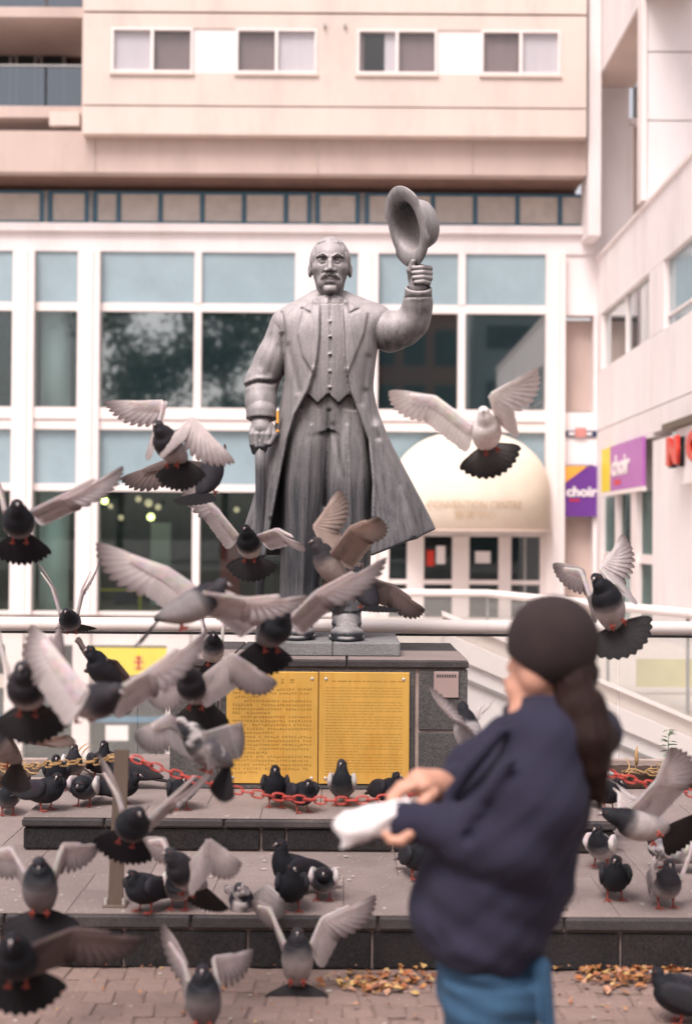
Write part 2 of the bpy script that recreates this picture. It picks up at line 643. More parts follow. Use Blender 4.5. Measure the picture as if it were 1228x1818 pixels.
MT['lamp'] = emit_mat('lamp_glow', (1.0, 1.0, 0.32), 4.0)
MT['lamp2'] = emit_mat('soft_lamp_glow', (1.0, 0.74, 0.46), .5)

Y0 = 36.0
X_ = lambda px, y=Y0: fx(px, y)
Z_ = lambda py, y=Y0: fz(py, y)

# ground of the place: one sheet to the horizon, with the sunken court cut out as its own floor lower down
g = MB()
g.add([(-300, -300, -.02), (300, -300, -.02), (300, 8.75, -.02), (-300, 8.75, -.02)], [(0, 1, 2, 3)])
struct(g.build('ground', MT['asphalt'], None))
g = MB()
g.add([(-300, 8.9, -4.6), (300, 8.9, -4.6), (300, 400, -4.6), (-300, 400, -4.6)], [(0, 1, 2, 3)])
struct(g.build('sunken_court', MT['conc'], None))
struct(box('retaining_wall', MT['conc'], None, -60, 60, 8.60, 8.88, -4.6, -.03))

# ---- main building
ob = thing('office_building', 'pale office and apartment block with a tall window grid behind the statue', 'building', (0, Y0, -4.6))
OX = Vector((0, Y0, -4.6))


def bx(name, mat, x0, x1, y0, y1, z0, z1, parent=None, bev=0.0, root=None):
    o = box(name, MT[mat] if isinstance(mat, str) else mat, None, x0, x1, y0, y1, z0, z1, bev)
    setp(o, parent if parent is not None else (root or ob))
    return o


def wloc(o):
    p = Vector((0, 0, 0))
    while o is not None:
        p += o.location
        o = o.parent
    return p


def setp(o, par):
    """parent while keeping the mesh where it is (roots here are only translated)"""
    o.parent = par
    o.location = o.location - wloc(par)


XL, XR = X_(-420), X_(1064)
# apartment wall: panels split by shadow grooves, standing proud of the beam
ya = 34.7
zr = [Z_(-120, ya), Z_(24, ya), Z_(190, ya), Z_(240, ya)]
xa0, xa1 = X_(139, ya), X_(1037, ya)
holes = [(190, 335), (412, 556), (628, 770), (849, 990)]
wz1, wz0 = Z_(52, ya), Z_(131, ya)
bx('wall_panel', 'render', xa0, xa1, ya, ya + .3, zr[1] + .03, zr[0])
bx('wall_panel', 'render', xa0, xa1, ya, ya + .3, zr[3], zr[2] - .02)
zz0, zz1 = zr[2] + .02, zr[1] - .03
bx('wall_panel', 'render', xa0, xa1, ya, ya + .3, zz0, wz0)
bx('wall_panel', 'render', xa0, xa1, ya, ya + .3, wz1, zz1)
edges = [xa0] + [X_(p, ya) for h in holes for p in h] + [xa1]
for i in range(0, len(edges), 2):
    if i in (2, 6): continue
    bx('wall_panel', 'render', edges[i], edges[i + 1], ya, ya + .3, wz0, wz1)
for i in (2, 6):
    bx('infill_panel', 'frame', edges[i], edges[i + 1], ya + .03, ya + .3, wz0 - .02, wz1 + .02)
bx('wall_backing', 'render', xa0, xa1, ya + .3, ya + .5, zr[3], zr[2] + .3)
kinds = [('l', 'd'), ('d', 'l'), ('v', 'd'), ('d', 'l')]
for (a, b), kk in zip(holes, kinds):
    x0, x1 = X_(a, ya), X_(b, ya)
    fr = MB()
    t = .055
    xm = (x0 + x1) / 2
    for q in ((x0, x0 + t, wz0, wz1), (x1 - t, x1, wz0, wz1), (x0 + t, x1 - t, wz0, wz0 + t), (x0 + t, x1 - t, wz1 - t, wz1), (xm - t * .7, xm + t * .7, wz0 + t, wz1 - t)):
        fr.box(q[0], q[1], ya - .03, ya + .1, q[2], q[3])
    w_ = fr.build('window', MT['frame'])
    setp(w_, ob)
    for j, k in enumerate(kk):
        p0 = x0 + t if j == 0 else xm + t * .7
        p1 = xm - t * .7 if j == 0 else x1 - t
        bx('pane', 'aptglass', p0, p1, ya + .06, ya + .075, wz0 + t, wz1 - t, w_)
        if k == 'd':
            bx('blind', 'blind', p0 + .02, p1 - .02, ya + .14, ya + .16, wz0 + t, wz1 - t, w_)
        elif k == 'l':
            bx('blind', 'lightblind', p0, p1, ya + .10, ya + .12, wz0 + t, wz1 - t, w_)
        else:
            bx('curtain', 'lightblind', p0 + (p1 - p0) * .7, p1, ya + .10, ya + .12, wz0 + t, wz1 - t, w_)
            bx('curtain', 'blind', p0, p0 + (p1 - p0) * .12, ya + .12, ya + .14, wz0 + t, wz1 - t, w_)
    bx('window_sill', 'render', x0 - .04, x1 + .04, ya - .06, ya - .002, wz0 - .07, wz0 - .005, w_)
bx('room_back', 'dark', xa0 + .1, xa1 - .1, ya + 1.6, ya + 1.7, zr[2] + .35, zr[0] - .4)
for x in (570, 606):
    o = MB().box(X_(x, ya) - .03, X_(x, ya) + .03, ya - .1, ya - .002, Z_(50, ya), Z_(44, ya), .01).build('vent_pipe', MT['steel'])
    setp(o, ob)
# beam band under the apartments (three lengths with thin joints)
yb = 35.05
bz1, bz0 = Z_(236, yb), Z_(309, yb)
cuts = [XL] + [X_(p, yb) for p in (163, 560, 835)] + [X_(1038, yb)]
for i in range(4):
    bx('beam', 'beam', cuts[i] + .006, cuts[i + 1] - .006, yb, yb + .4, bz0, bz1)
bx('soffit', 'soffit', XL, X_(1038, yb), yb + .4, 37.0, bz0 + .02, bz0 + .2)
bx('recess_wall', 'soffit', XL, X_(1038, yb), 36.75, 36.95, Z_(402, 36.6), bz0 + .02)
st = MB()
# clerestory strip
yc = 36.5
cz1, cz0 = Z_(342, yc), Z_(400, yc)
segs = [(-330, -30), (-24, 72), (80, 152), (160, 548), (556, 634), (644, 1036)]
for a, b in segs:
    nsub = max(1, round((b - a) / 75))
    x0, x1 = X_(a, yc), X_(b, yc)
    fr = MB()
    t = .07
    fr.box(x0, x1, yc, yc + .09, cz0, cz0 + t)
    fr.box(x0, x1, yc, yc + .09, cz1 - t, cz1)
    if nsub > 2:
        ed = [a + 45] + [a + 45 + (b - a - 90) * i / (nsub - 1) for i in range(1, nsub)]
        ed = [a] + ed + [b]
    else:
        ed = [a + (b - a) * i / nsub for i in range(nsub + 1)]
    for i, e in enumerate(ed):
        c = X_(e, yc)
        c0 = min(max(c - t * .75, x0), x1 - t * 1.5)
        fr.box(c0, c0 + t * 1.5, yc, yc + .085, cz0 + t, cz1 - t)
    w_ = fr.build('clerestory_window', MT['bluefr'])
    setp(w_, ob)
    for i in range(len(ed) - 1):
        bx('pane', 'clere', X_(ed[i], yc) + .06, X_(ed[i + 1], yc) - .06, yc + .04, yc + .06, cz0 + t, cz1 - t, w_)
for i in range(len(segs) - 1):
    bx('clerestory_post', 'steel', X_(segs[i][1], yc) + .01, X_(segs[i + 1][0], yc) - .01, yc - .01, yc + .1, cz0, cz1)
bx('ledge', 'white', XL, X_(1052), 35.78, 36.62, Z_(416), Z_(402))
# window wall: posts, rails, panes
ROWS = [(450, 541, 'spandrel'), (556, 727, 'winglass'), (766, 862, 'spandrel'), (875, 1090, 'lowglass')]
COLS = [(-330, -170), (-150, 22), (60, 137), (176, 342), (355, 521), (560, 632), (668, 810), (823, 965)]
pillars = [(-170, -150), (22, 60), (137, 176), (521, 560), (632, 668), (965, 999)]
mull = [(342, 355), (810, 823)]
zt, zb = Z_(416), Z_(1094)
bx('header', 'white', XL, X_(1052), 35.92, 36.3, Z_(450), zt)
for a, b in pillars:
    z_low = zb if a < 640 else zb
    bx('pillar', 'frame', X_(a), X_(b), 35.76, 36.25, zb, Z_(450))
    if b - a > 30:
        bx('pillar_strip', 'white', X_(a) + .17, X_(b) - .17, 35.735, 35.755, zb, Z_(452))
for a, b in mull:
    for y0, y1, _ in ROWS:
        if a == 810 and y0 > 760: continue
        bx('mullion', 'frame', X_(a), X_(b), 35.9, 36.1, Z_(y1), Z_(y0))
spans = [(-330, -170), (-150, 22), (60, 137), (176, 521), (560, 632), (668, 965)]
for a, b in spans:
    bx('transom', 'frame', X_(a), X_(b), 35.92, 36.1, Z_(556), Z_(541))
    bx('spandrel_band', 'frame', X_(a), X_(b), 35.82, 36.15, Z_(748), Z_(727))
    bx('spandrel_band', 'frame', X_(a), X_(b), 35.86, 36.15, Z_(766), Z_(749.5))
    if a < 640:
        bx('transom', 'frame', X_(a), X_(b), 35.92, 36.1, Z_(875), Z_(862))
        bx('base_band', 'frame', X_(a), X_(b), 35.86, 36.15, zb, Z_(1088))
for a, b in COLS:
    for y0, y1, k in ROWS:
        if a > 640 and y0 > 870: continue
        w_ = bx('window', 'clearglass' if (k == 'winglass' and b < 140) else k, X_(a), X_(b), 36.0, 36.04, Z_(y1), Z_(y0))
# floor slab and interior
bx('floor_slab', 'conc', XL, XR, 36.3, 44, Z_(760), Z_(735))
bx('floor_slab', 'conc', XL, XR, 36.3, 44, zb - .3, zb)
bx('ceiling_slab', 'conc', XL, XR, 36.3, 44, Z_(430), Z_(420))
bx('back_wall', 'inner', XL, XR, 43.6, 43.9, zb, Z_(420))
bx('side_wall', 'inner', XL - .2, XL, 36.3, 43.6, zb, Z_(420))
for pxc, rw in ((97, 26), (-90, 26)):
    xx = X_(pxc, 36.95)
    for z0_, z1_ in ((zb, Z_(762)), (Z_(733), Z_(432))):
        o = MB().tube([(xx, 36.95, z0_), (xx, 36.95, z1_)], X_(614 + rw, 36.95) - X_(614, 36.95), 20).build('column', MT['columninside'], smooth=True)
        setp(o, ob)
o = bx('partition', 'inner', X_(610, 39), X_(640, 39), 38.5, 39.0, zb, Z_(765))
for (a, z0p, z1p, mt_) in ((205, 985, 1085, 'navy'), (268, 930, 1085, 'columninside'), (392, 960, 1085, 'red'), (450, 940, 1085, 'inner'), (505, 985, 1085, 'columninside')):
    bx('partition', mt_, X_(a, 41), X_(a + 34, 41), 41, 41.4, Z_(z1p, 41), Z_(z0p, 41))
# right end pier and recess bay with shop signs
bx('pier', 'white', X_(999), X_(1062), 35.98, 36.5, Z_(557), Z_(416))
bx('end_column', 'white', X_(1040, 35), X_(1062, 35), 34.9, 36.0, Z_(416, 35), Z_(-120, 35))
bx('recess_panel', 'beam', X_(999), X_(1054), 36.4, 36.5, Z_(726), Z_(562))
bx('recess_panel', 'beam', X_(999), X_(1054), 36.4, 36.5, zb, Z_(905))
bx('recess_jamb', 'white', X_(1052), X_(1064), 35.98, 36.5, zb, Z_(557))
bx('fascia', 'signwhite', X_(999), X_(1057), 35.99, 36.3, Z_(822), Z_(730))
# balcony recess on the left
yl = 35.3
bx('balcony_slab', 'beam', XL, X_(139, yl) - .01, yl, 38.5, Z_(34, yl), Z_(16, yl))
bx('balcony_slab', 'beam', XL, X_(139, yl) - .01, yl, 38.5, Z_(212, yl), Z_(192, yl))
bx('slab_step', 'render', X_(84, yl), X_(137, yl), yl - .25, yl - .003, Z_(231, yl), Z_(207, yl))
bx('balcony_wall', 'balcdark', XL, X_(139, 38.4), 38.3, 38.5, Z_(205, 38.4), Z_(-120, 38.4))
bx('balcony_side', 'beam', X_(139, yl), X_(139, yl) + .2, ya + .5, 38.5, Z_(236, yl), Z_(-120, yl))
for zt_, zb_ in ((-62, 16), (120, 192)):
    for a, b in ((-200, -20), (-16, 70), (74, 136)):
        bx('balustrade_panel', 'balglass', X_(a, yl), X_(b, yl), yl + .08, yl + .1, Z_(zb_, yl), Z_(zt_, yl))
    bx('handrail', 'steel', XL, X_(138, yl), yl + .05, yl + .13, Z_(zt_, yl), Z_(zt_ - 3, yl))
for a, b in ((-60, 10), (16, 55), (60, 106)):
    fr = MB()
    x0, x1 = X_(a, 38), X_(b, 38)
    z0, z1 = Z_(195, 38), Z_(74, 38)
    for q in ((x0, x0 + .07, z0, z1), (x1 - .07, x1, z0, z1), (x0 + .07, x1 - .07, z1 - .07, z1)):
        fr.box(q[0], q[1], 38.12, 38.25, q[2], q[3])
    d_ = fr.build('balcony_door', MT['steel'])
    setp(d_, ob)
    bx('pane', 'dark', x0 + .07, x1 - .07, 38.18, 38.2, z0, z1 - .07, d_)
# entrance doors under the canopy
bx('door_head', 'white', X_(668), X_(965), 35.9, 36.2, Z_(951), Z_(938))
dpost = [(668, 690), (722, 752), (802, 832), (884, 906), (957, 965)]
for a, b in dpost:
    bx('door_post', 'frame', X_(a), X_(b), 35.86, 36.15, zb, Z_(951))
for a, b in ((690, 722), (752, 802), (832, 884), (906, 957)):
    d_ = bx('door', 'doorglass', X_(a), X_(b), 36.0, 36.03, zb, Z_(951))
    bx('push_bar', 'frame', X_(a), X_(b), 35.93, 35.97, Z_(1036), Z_(1028), d_)
bx('door_mullion', 'steel', X_(929), X_(933), 35.95, 35.995, zb, Z_(951))
bx('lobby_wall', 'dark', X_(660), X_(970), 38.0, 38.1, zb, Z_(935))
# sunken storey below the terrace
zs = -4.6
for a, b in ((-330, -160), (14, 46), (134, 164), (300, 340), (470, 520)):
    bx('pillar', 'frame', X_(a), X_(b), 35.8, 36.25, zs, zb - .31)
bx('fascia', 'white', XL, XR, 35.9, 36.28, Z_(1148), zb - .31)
bx('fascia', 'conc', XL, XR, 35.95, 36.28, Z_(1225), Z_(1203))
for a, b in ((-160, 14), (46, 134), (164, 300), (340, 470)):
    w_ = bx('shop_window', 'lowglass', X_(a), X_(b), 36.05, 36.09, zs + .2, Z_(1226))
    bx('frame', 'bluefr', X_(a), X_(b), 36.0, 36.045, Z_(1285), Z_(1275), w_)
    bx('stall_riser', 'steel', X_(a), X_(b), 35.98, 36.2, zs, zs + .2)
bx('shop_back', 'inner', XL, XR, 39, 39.2, zs, zb - .31)
yb_ = bx('fascia_sign', 'yellow', X_(164), X_(300), 35.86, 35.895, Z_(1201), Z_(1152))
yb_.parent = None
yb_.location = (0, 0, 0)
tag(yb_, 'bright yellow shop fascia sign low behind the flying pigeons', 'sign')
for i, (a, b, c, d) in enumerate(((241, 259, 1176, 1179), (248, 252, 1166, 1190), (243, 257, 1187, 1190), (244, 256, 1168, 1171))):
    o = box('lettering', MT['red'], None, X_(a), X_(b), 35.845, 35.856 - i * .002 + .004, Z_(d), Z_(c))
    setp(o, yb_)
pp = box('paper_notice', MT['signwhite'], None, X_(191), X_(231), 36.02, 36.045, Z_(1318), Z_(1291))
tag(pp, 'white paper notice in the dark shop window behind the pigeons', 'notice')

# terrace (walkway) in front of the doors
tz = zb
te = MB()
poly = [(X_(585, 22), 22.0), (2.23, 22.0), (4.04, 16.6), (6.45, 16.6), (6.45, 35.85), (X_(585, 22), 35.85)]
te.prism([(x, y, tz - .35) for x, y in poly], (0, 0, .35))
struct(te.build('terrace', MT['conc'], None))
struct(box('terrace_wall', MT['white'], None, X_(600, 23), 2.1, 23.0, 23.3, -4.6, tz - .36))
po = box('poster', M('pale_blue_poster', (.45, .55, .68), .5, .05, 2, 0), None, X_(858, 22.9), X_(914, 22.9), 22.95, 22.99, Z_(1262, 22.9), Z_(1200, 22.9))
tag(po, 'pale blue poster on the white wall beyond the glass balustrade', 'poster')


def far_rail(pts, zb_, zt_, r, name, label):
    t_ = thing(name, label, 'railing', (pts[0][0], pts[0][1], zb_))
    m = MB().tube([(x, y, zt_) for x, y in pts], r, 10)
    setp(m.build('handrail', MT['tube'], smooth=True), t_)
    for (x0, y0), (x1, y1) in zip(pts[:-1], pts[1:]):
        n = max(1, int(math.hypot(x1 - x0, y1 - y0) / 1.6))
        for i in range(n):
            a, b = i / n, (i + 1) / n
            ax, ay, bx_, by = x0 + (x1 - x0) * a, y0 + (y1 - y0) * a, x0 + (x1 - x0) * b, y0 + (y1 - y0) * b
            dx, dy = (bx_ - ax), (by - ay)
            l = math.hypot(dx, dy)
            nx, ny = -dy / l * .012, dx / l * .012
            dx, dy = dx / l * .02, dy / l * .02
            m = MB().prism([(ax + dx, ay + dy, zb_ + .06), (bx_ - dx, by - dy, zb_ + .06), (bx_ - dx, by - dy, zt_ - .03), (ax + dx, ay + dy, zt_ - .03)], (nx, ny, 0))
            setp(m.build('glass_panel', MT['railglass']), t_)
            m = MB().tube([(ax, ay, zb_), (ax, ay, zt_)], .022, 6)
            setp(m.build('post', MT['steel']), t_)
    return t_


fr_ = far_rail([(X_(600, 22), 22.05), (2.2, 22.05), (4.0, 16.65), (4.3, 16.0)], tz, Z_(1052, 22), .06, 'railing', 'white far railing along the terrace before the entrance doors')
bn = box('panel', M('dull_yellow_panel', (.55, .50, .20), .6, .15, 3, 0), None, fx(1130, 18.5), fx(1260, 18.5), 18.5, 18.53, fz(1216, 18.5), fz(1166, 18.5))  # flat panel stands in for a yellow patch on the glass
tag(bn, 'dull yellow banner seen through the glass on the right', 'panel')

# inclined parapet / escalator side going down to the right, behind the near glass
ye = 13.0
es = thing('escalator', 'sloping white and grey escalator side beyond the glass balustrade', 'escalator', (X_(800, ye), ye, -2))


def band(name, mat, off0, off1, y0, y1, a=790, b=1330):
    line = lambda q: 1245 + (q - 1085) * .42
    pl = [(X_(a, ye), y0, Z_(line(a) + off0, ye)), (X_(b, ye), y0, Z_(line(b) + off0, ye)), (X_(b, ye), y0, Z_(line(b) + off1, ye)), (X_(a, ye), y0, Z_(line(a) + off1, ye))]
    setp(MB().prism(pl, (0, y1 - y0, 0)).build(name, mat), es)


band('handrail', MT['tube'], -34, -26, ye + .3, ye + .45)
band('side_panel', MT['conc'], -25.5, 2, ye + .36, ye + .40)
band('stringer', MT['frame'], 2.5, 38, ye, ye + .5)
band('stringer', MT['white'], 38.5, 66, ye + .05, ye + .5)
band('trim', MT['steel'], 66.5, 70, ye + .03, ye + .5)
band('soffit', MT['white'], 70.5, 160, ye + .08, ye + .5)

# ---- dome canopy over the entrance
cn = thing('entrance_canopy', 'cream domed fabric awning over the entrance doors', 'awning', (X_(832), 35.9, Z_(940)))
cx, cw, cdp = X_(832), X_(975) - X_(832), 1.5
zv0, zv1, zd = Z_(941), Z_(872), Z_(765)
m = MB()
cols = 40
st = []
for k in range(14):
    if k == 0: z, s = zv0, 1.0
    elif k == 1: z, s = zv1, .985
    else:
        q = (k - 1) / 12 * math.pi / 2
        z, s = zv1 + (zd - zv1) * math.sin(q) ** 1.0, .985 * max(.002, math.cos(q)) ** .85
    st.append([(cx - cw * s * math.cos(math.pi * j / cols), 35.84 - cdp * s * math.sin(math.pi * j / cols) * (1 + .012 * (j % 4 == 0)), z) for j in range(cols + 1)])
v = [p for r in st for p in r]
f = []
n_ = cols + 1
for i in range(len(st) - 1):
    for j in range(cols):
        f.append((i * n_ + j, i * n_ + j + 1, (i + 1) * n_ + j + 1, (i + 1) * n_ + j))
m.add(v, f)
shell = m.build('canvas', MT['canopy'], smooth=True)
md = shell.modifiers.new('thickness', 'SOLIDIFY')
md.thickness = .02
setp(shell, cn)
m = MB().tube([(cx - cw * math.cos(math.pi * j / 24) * 1.005, 35.84 - cdp * math.sin(math.pi * j / 24) * 1.005, zv0) for j in range(25)], .03, 6)
setp(m.build('rim', MT['beam']), cn)
for txt, pyc, sz, wd in (('CONVENTION CENTRE', 898, .26, X_(914) - X_(752)), ('會議中心', 915, .22, X_(872) - X_(800))):
    tx = text_obj('lettering', txt, MT['canopytxt'], None, sz, (0, 0, 0), (0, 0, 0), .004, width=wd)
    for vv in tx.data.vertices:
        X = vv.co.x
        yy = 35.84 - cdp * math.sqrt(max(0, 1 - (X / (cw * .985)) ** 2)) * 1.02 - .03 - vv.co.z
        vv.co = (cx + X, yy, Z_(pyc) + vv.co.y)
    setp(tx, cn)

# ---- interior lamps seen through the lower glass
for i, (lx, ly, r, k) in enumerate(((186, 889, .10, 'lamp'), (268, 918, .10, 'lamp'), (246, 886, .085, 'lamp2'), (264, 893, .11, 'lamp2'), (281, 900, .085, 'lamp2'), (197, 899, .07, 'lamp2'), (215, 919, .08, 'lamp2'), (420, 905, .08, 'lamp2'))):
    yy = 39.5
    c = P(lx, ly, yy)
    lab = ['bright greenish lamp by the left window pillar', 'bright greenish lamp below the lamp cluster', 'small warm lamp, upper left of the cluster', 'larger warm lamp in the middle of the cluster',
           'small warm lamp, right end of the cluster', 'dim warm lamp just under the left bright lamp', 'dim warm lamp, lowest at the left pane', 'dim warm lamp near the cane of the statue'][i]
    t_ = thing('pendant_lamp', lab, 'lamp', c, 'lamps hanging inside behind the lower windows')
    m = MB()
    m.rings([[(r * math.sin(a) * math.cos(b), r * math.sin(a) * math.sin(b), r * math.cos(a)) for b in [2 * math.pi * j / 10 for j in range(10)]] for a in [math.pi * (k2 + .5) / 7 for k2 in range(7)]])
    m.build('globe', MT[k], t_, True)
    MB().tube([(0, 0, r), (0, 0, Z_(762) - c.z)], .008, 5).build('cord', MT['black'], t_)
# yellow rack inside
yr = thing('display_rack', 'thin yellow frame rack inside the lower window', 'rack', (X_(215, 38), 38, zb))
m = MB()
for a in (174, 250):
    m2 = MB().tube([(X_(a, 38), 38, zb), (X_(a, 38), 38, Z_(1048, 38))], .035, 6)
    setp(m2.build('upright', MT['yellow']), yr)
setp(MB().tube([(X_(174, 38), 38, Z_(1050, 38)), (X_(250, 38), 38, Z_(1050, 38))], .035, 6).build('crossbar', MT['yellow']), yr)
# notices on the doors
for (a, b, c, d, mt_, lab) in ((843, 870, 977, 998, 'signwhite', 'white sheet of paper on the middle entrance door'), (774, 790, 968, 1000, 'signwhite', 'pale notice on the left entrance door'),
                               (757, 770, 976, 1004, 'red', 'small red notice on the left entrance door')):
    o = box('door_notice', MT[mt_], None, X_(a), X_(b), 35.975, 35.99, Z_(d), Z_(c))
    tag(o, lab, 'notice', 'notices on the entrance doors')

# ---- shop signs in the recess
sg = thing('shop_sign', 'purple sign with an orange corner and white lettering beside the awning', 'sign', (X_(1030), 35.9, Z_(915)))
setp(box('sign_board', MT['purple'], None, X_(1000), X_(1061), 35.86, 35.97, Z_(914), Z_(825)), sg)
setp(MB().prism([(X_(1000), 35.85, Z_(825)), (X_(1040), 35.85, Z_(825)), (X_(1000), 35.85, Z_(855))], (0, .008, 0)).build('orange_corner', MT['orange']), sg)
tx = text_obj('lettering', 'choir', MT['signwhite'], None, .34, (X_(1029.5), 35.845, Z_(871)), (math.pi / 2, 0, 0), .006, bold=.012, width=X_(1057) - X_(1002))
setp(tx, sg)
setp(box('red_strip', MT['red'], None, X_(1008), X_(1026), 35.846, 35.858, Z_(887), Z_(884)), sg)
o = box('narrow_sign', MT['red'], None, X_(1062), X_(1071), 35.6, 35.75, Z_(910), Z_(871))
tag(o, 'narrow orange red upright sign between the two purple signs', 'sign')
hs_ = thing('header_sign', 'narrow dark banner with a pink badge over the purple sign', 'sign', (X_(1028), 35.9, Z_(773)))
setp(box('sign_board', MT['navy'], None, X_(999), X_(1057), 35.94, 35.985, Z_(773), Z_(762)), hs_)
setp(box('badge', M('pink_badge', (.55, .22, .2), .5, .2, 8, 0), None, X_(1019), X_(1038), 35.91, 35.935, Z_(774), Z_(757)), hs_)
setp(box('lettering', MT['signwhite'], None, X_(1007), X_(1018), 35.92, 35.936, Z_(770), Z_(765)), hs_)
setp(box('lettering', MT['signwhite'], None, X_(1039), X_(1048), 35.92, 35.936, Z_(770), Z_(765)), hs_)

# ------------------------------------------------------------------ right wing: white building whose side recedes towards the camera
wb = thing('white_building', 'white clad side wing receding along the right of the court', 'building', (6.4, 30, -4.6))
XW = 6.32
W = lambda n, m_, x0, x1, y0, y1, z0, z1, p=None: bx(n, m_, x0, x1, y0, y1, z0, z1, p, root=wb)
zp = 8.62
wins = [(29.75, 35.35), (22.6, 28.4)]
W('wall_panel', 'white', XW, XW + .4, 12, 36.3, 7.18, zp)
W('wall_panel', 'white', XW, XW + .4, 12, 36.3, 4.30, 5.78)
W('wall_panel', 'white', XW, XW + .4, 12, 36.3, 3.78, 4.275)
for a, b in ((35.35, 36.3), (28.4, 29.75), (12, 22.6)):
    W('wall_panel', 'white', XW, XW + .4, a, b, 5.79, 7.17)
W('parapet_cap', 'frame', XW - .05, XW + .45, 12, 36.3, zp, zp + .08)
for a, b in wins:
    w_ = W('window', 'winglass' if a > 25 else 'spandrel', XW + .12, XW + .14, a, b, 5.79, 7.17)
    n = 2
    for i in range(n + 1):
        c = a + (b - a) * i / n
        W('frame', 'frame', XW + .06, XW + .16, max(a, c - .04), min(b, c + .04), 5.79, 7.17, w_)
    if a < 25: W('frame', 'frame', XW + .07, XW + .15, a, b, 6.02, 6.07, w_)
    W('blind', 'lightblind', XW + .5, XW + .52, a, a + (b - a) * .45, 5.9, 7.1, w_)
W('room_back', 'inner', XW + 2.5, XW + 2.6, 12, 36, 3, 8.5)
# ground floor of the wing
W('wall_panel', 'white', XW, XW + .4, 20, 29.35, -4.6, 3.60)
W('wall_panel', 'white', XW, XW + .4, 29.36, 36.3, 3.70, 3.775)
W('pillar', 'frame', XW - .02, XW + .38, 30.95, 31.5, -4.6, 3.70)
W('pillar', 'white', XW, XW + .38, 35.3, 36.2, -4.6, 3.70)
for (a, b) in ((29.36, 30.95), (31.5, 33.2), (33.45, 35.3)):
    w_ = W('shop_window', 'wingshop', XW + .12, XW + .15, a, b, -4.4, 2.6)
    W('frame', 'frame', XW + .05, XW + .2, a, b, 1.05, 1.25, w_)
W('mullion', 'frame', XW, XW + .2, 33.2, 33.45, -4.6, 3.7)
W('shop_back', 'inner', XW + 3, XW + 3.1, 20, 36, -4.6, 3.7)
W('sill', 'white', XW - .03, XW + .3, 29.36, 36.3, tz - .6, tz)
ps = thing('shop_sign', 'lilac and yellow shop sign hanging on the receding right wall', 'sign', (XW - .1, 32.5, 2.69))
setp(box('sign_board', MT['lilac'], None, XW - .10, XW - .02, 29.95, 33.55, 2.70, 3.74), ps)
setp(box('yellow_end', MT['yellow'], None, XW - .10, XW - .02, 33.57, 34.7, 2.70, 3.74), ps)
setp(box('sign_rim', MT['frame'], None, XW - .11, XW - .01, 29.9, 34.75, 2.60, 2.69), ps)
tx = text_obj('lettering', 'choir', MT['signwhite'], None, .62, (XW - .112, 32.3, 3.24), (math.pi / 2, 0, -math.pi / 2), .006, bold=.025)
setp(tx, ps)
tx.scale = (1.6, 1, 1)
setp(box('red_mark', MT['red'], None, XW - .112, XW - .102, 32.3, 33.0, 2.82, 2.93), ps)
ns = thing('letter_sign', 'big red block letters with black sides on a white sign box', 'sign', (XW - .1, 27, 3))
setp(box('sign_box', MT['signwhite'], None, XW - .22, XW - .002, 20, 26.3, 2.60, 3.62), ns)
setp(box('sign_hood', M('brown_hood', (.13, .10, .07), .6, .1, 3, 0), None, XW - .34, XW - .002, 20, 27.0, 3.63, 3.76), ns)
for i, ch in enumerate('NOO'):
    tx = text_obj('letter', ch, MT['red'], None, .62, (XW - .36, 26.0 - 1.6 * i, 3.18), (math.pi / 2, 0, -math.pi / 2), .03, bold=.05)
    tx.scale = (1.75, 1, 1)
    setp(tx, ns)
    tx = text_obj('letter_side', ch, MT['black'], None, .62, (XW - .27, 26.10 - 1.6 * i, 3.15), (math.pi / 2, 0, -math.pi / 2), .05, bold=.055)
    tx.scale = (1.75, 1, 1)
    setp(tx, ns)
# tower over the wing
tw = lambda n, m_, x0, x1, y0, y1, z0, z1: bx(n, m_, x0, x1, y0, y1, z0, z1, root=wb)
yt = 30.0
xt0 = X_(1139, yt)
zj = [8.75, Z_(210, yt), Z_(88, yt), Z_(-40, yt), Z_(-170, yt)]
for i in range(4):
    tw('wall_panel', 'white', X_(1146, yt), 12, yt, yt + .3, zj[i] + .015, zj[i + 1] - .015)
tw('corner_post', 'frame', xt0 - .05, X_(1144.5, yt), yt - .03, yt + .4, 8.75, zj[4])
tw('wall_backing', 'beam', X_(1146, yt) + .02, 12, yt + .3, yt + .5, 8.75, zj[4])
tw('wall_panel', 'white', X_(1063, 36), X_(1116, 36), 36.2, 36.5, 8.7, Z_(149, 36.2))
zk = [8.7, Z_(348, 36.2), Z_(248, 36.2), Z_(149, 36.2)]
w_ = tw('window', 'winglass', X_(1124, 36), X_(1145, 36), 36.3, 36.34, Z_(203, 36), Z_(100, 36))
tw('frame', 'frame', X_(1116, 36), X_(1150, 36), 36.15, 36.5, Z_(213, 36), Z_(203, 36))
tw('frame', 'frame', X_(1116, 36) + .005, X_(1124, 36), 36.2, 36.5, 8.7, Z_(214, 36))
tw('recess_panel', 'beam', X_(1124, 36), X_(1150, 36), 36.45, 36.5, 8.7, Z_(214, 36))
tw('overhang', 'white', XW - .09, XW + .95, 27.5, 36.1, Z_(149, 36), Z_(149, 36) + 4)
tw('overhang_soffit', 'soffit' if False else 'beam', XW - .05, XW + .9, 27.6, 36.0, Z_(149, 36) - .05, Z_(149, 36) - .003)
bx('corner_window', 'bluefr', X_(1040, 36.4), X_(1068, 36.4), 36.3, 36.45, Z_(26, 36.4), Z_(-60, 36.4), root=wb)

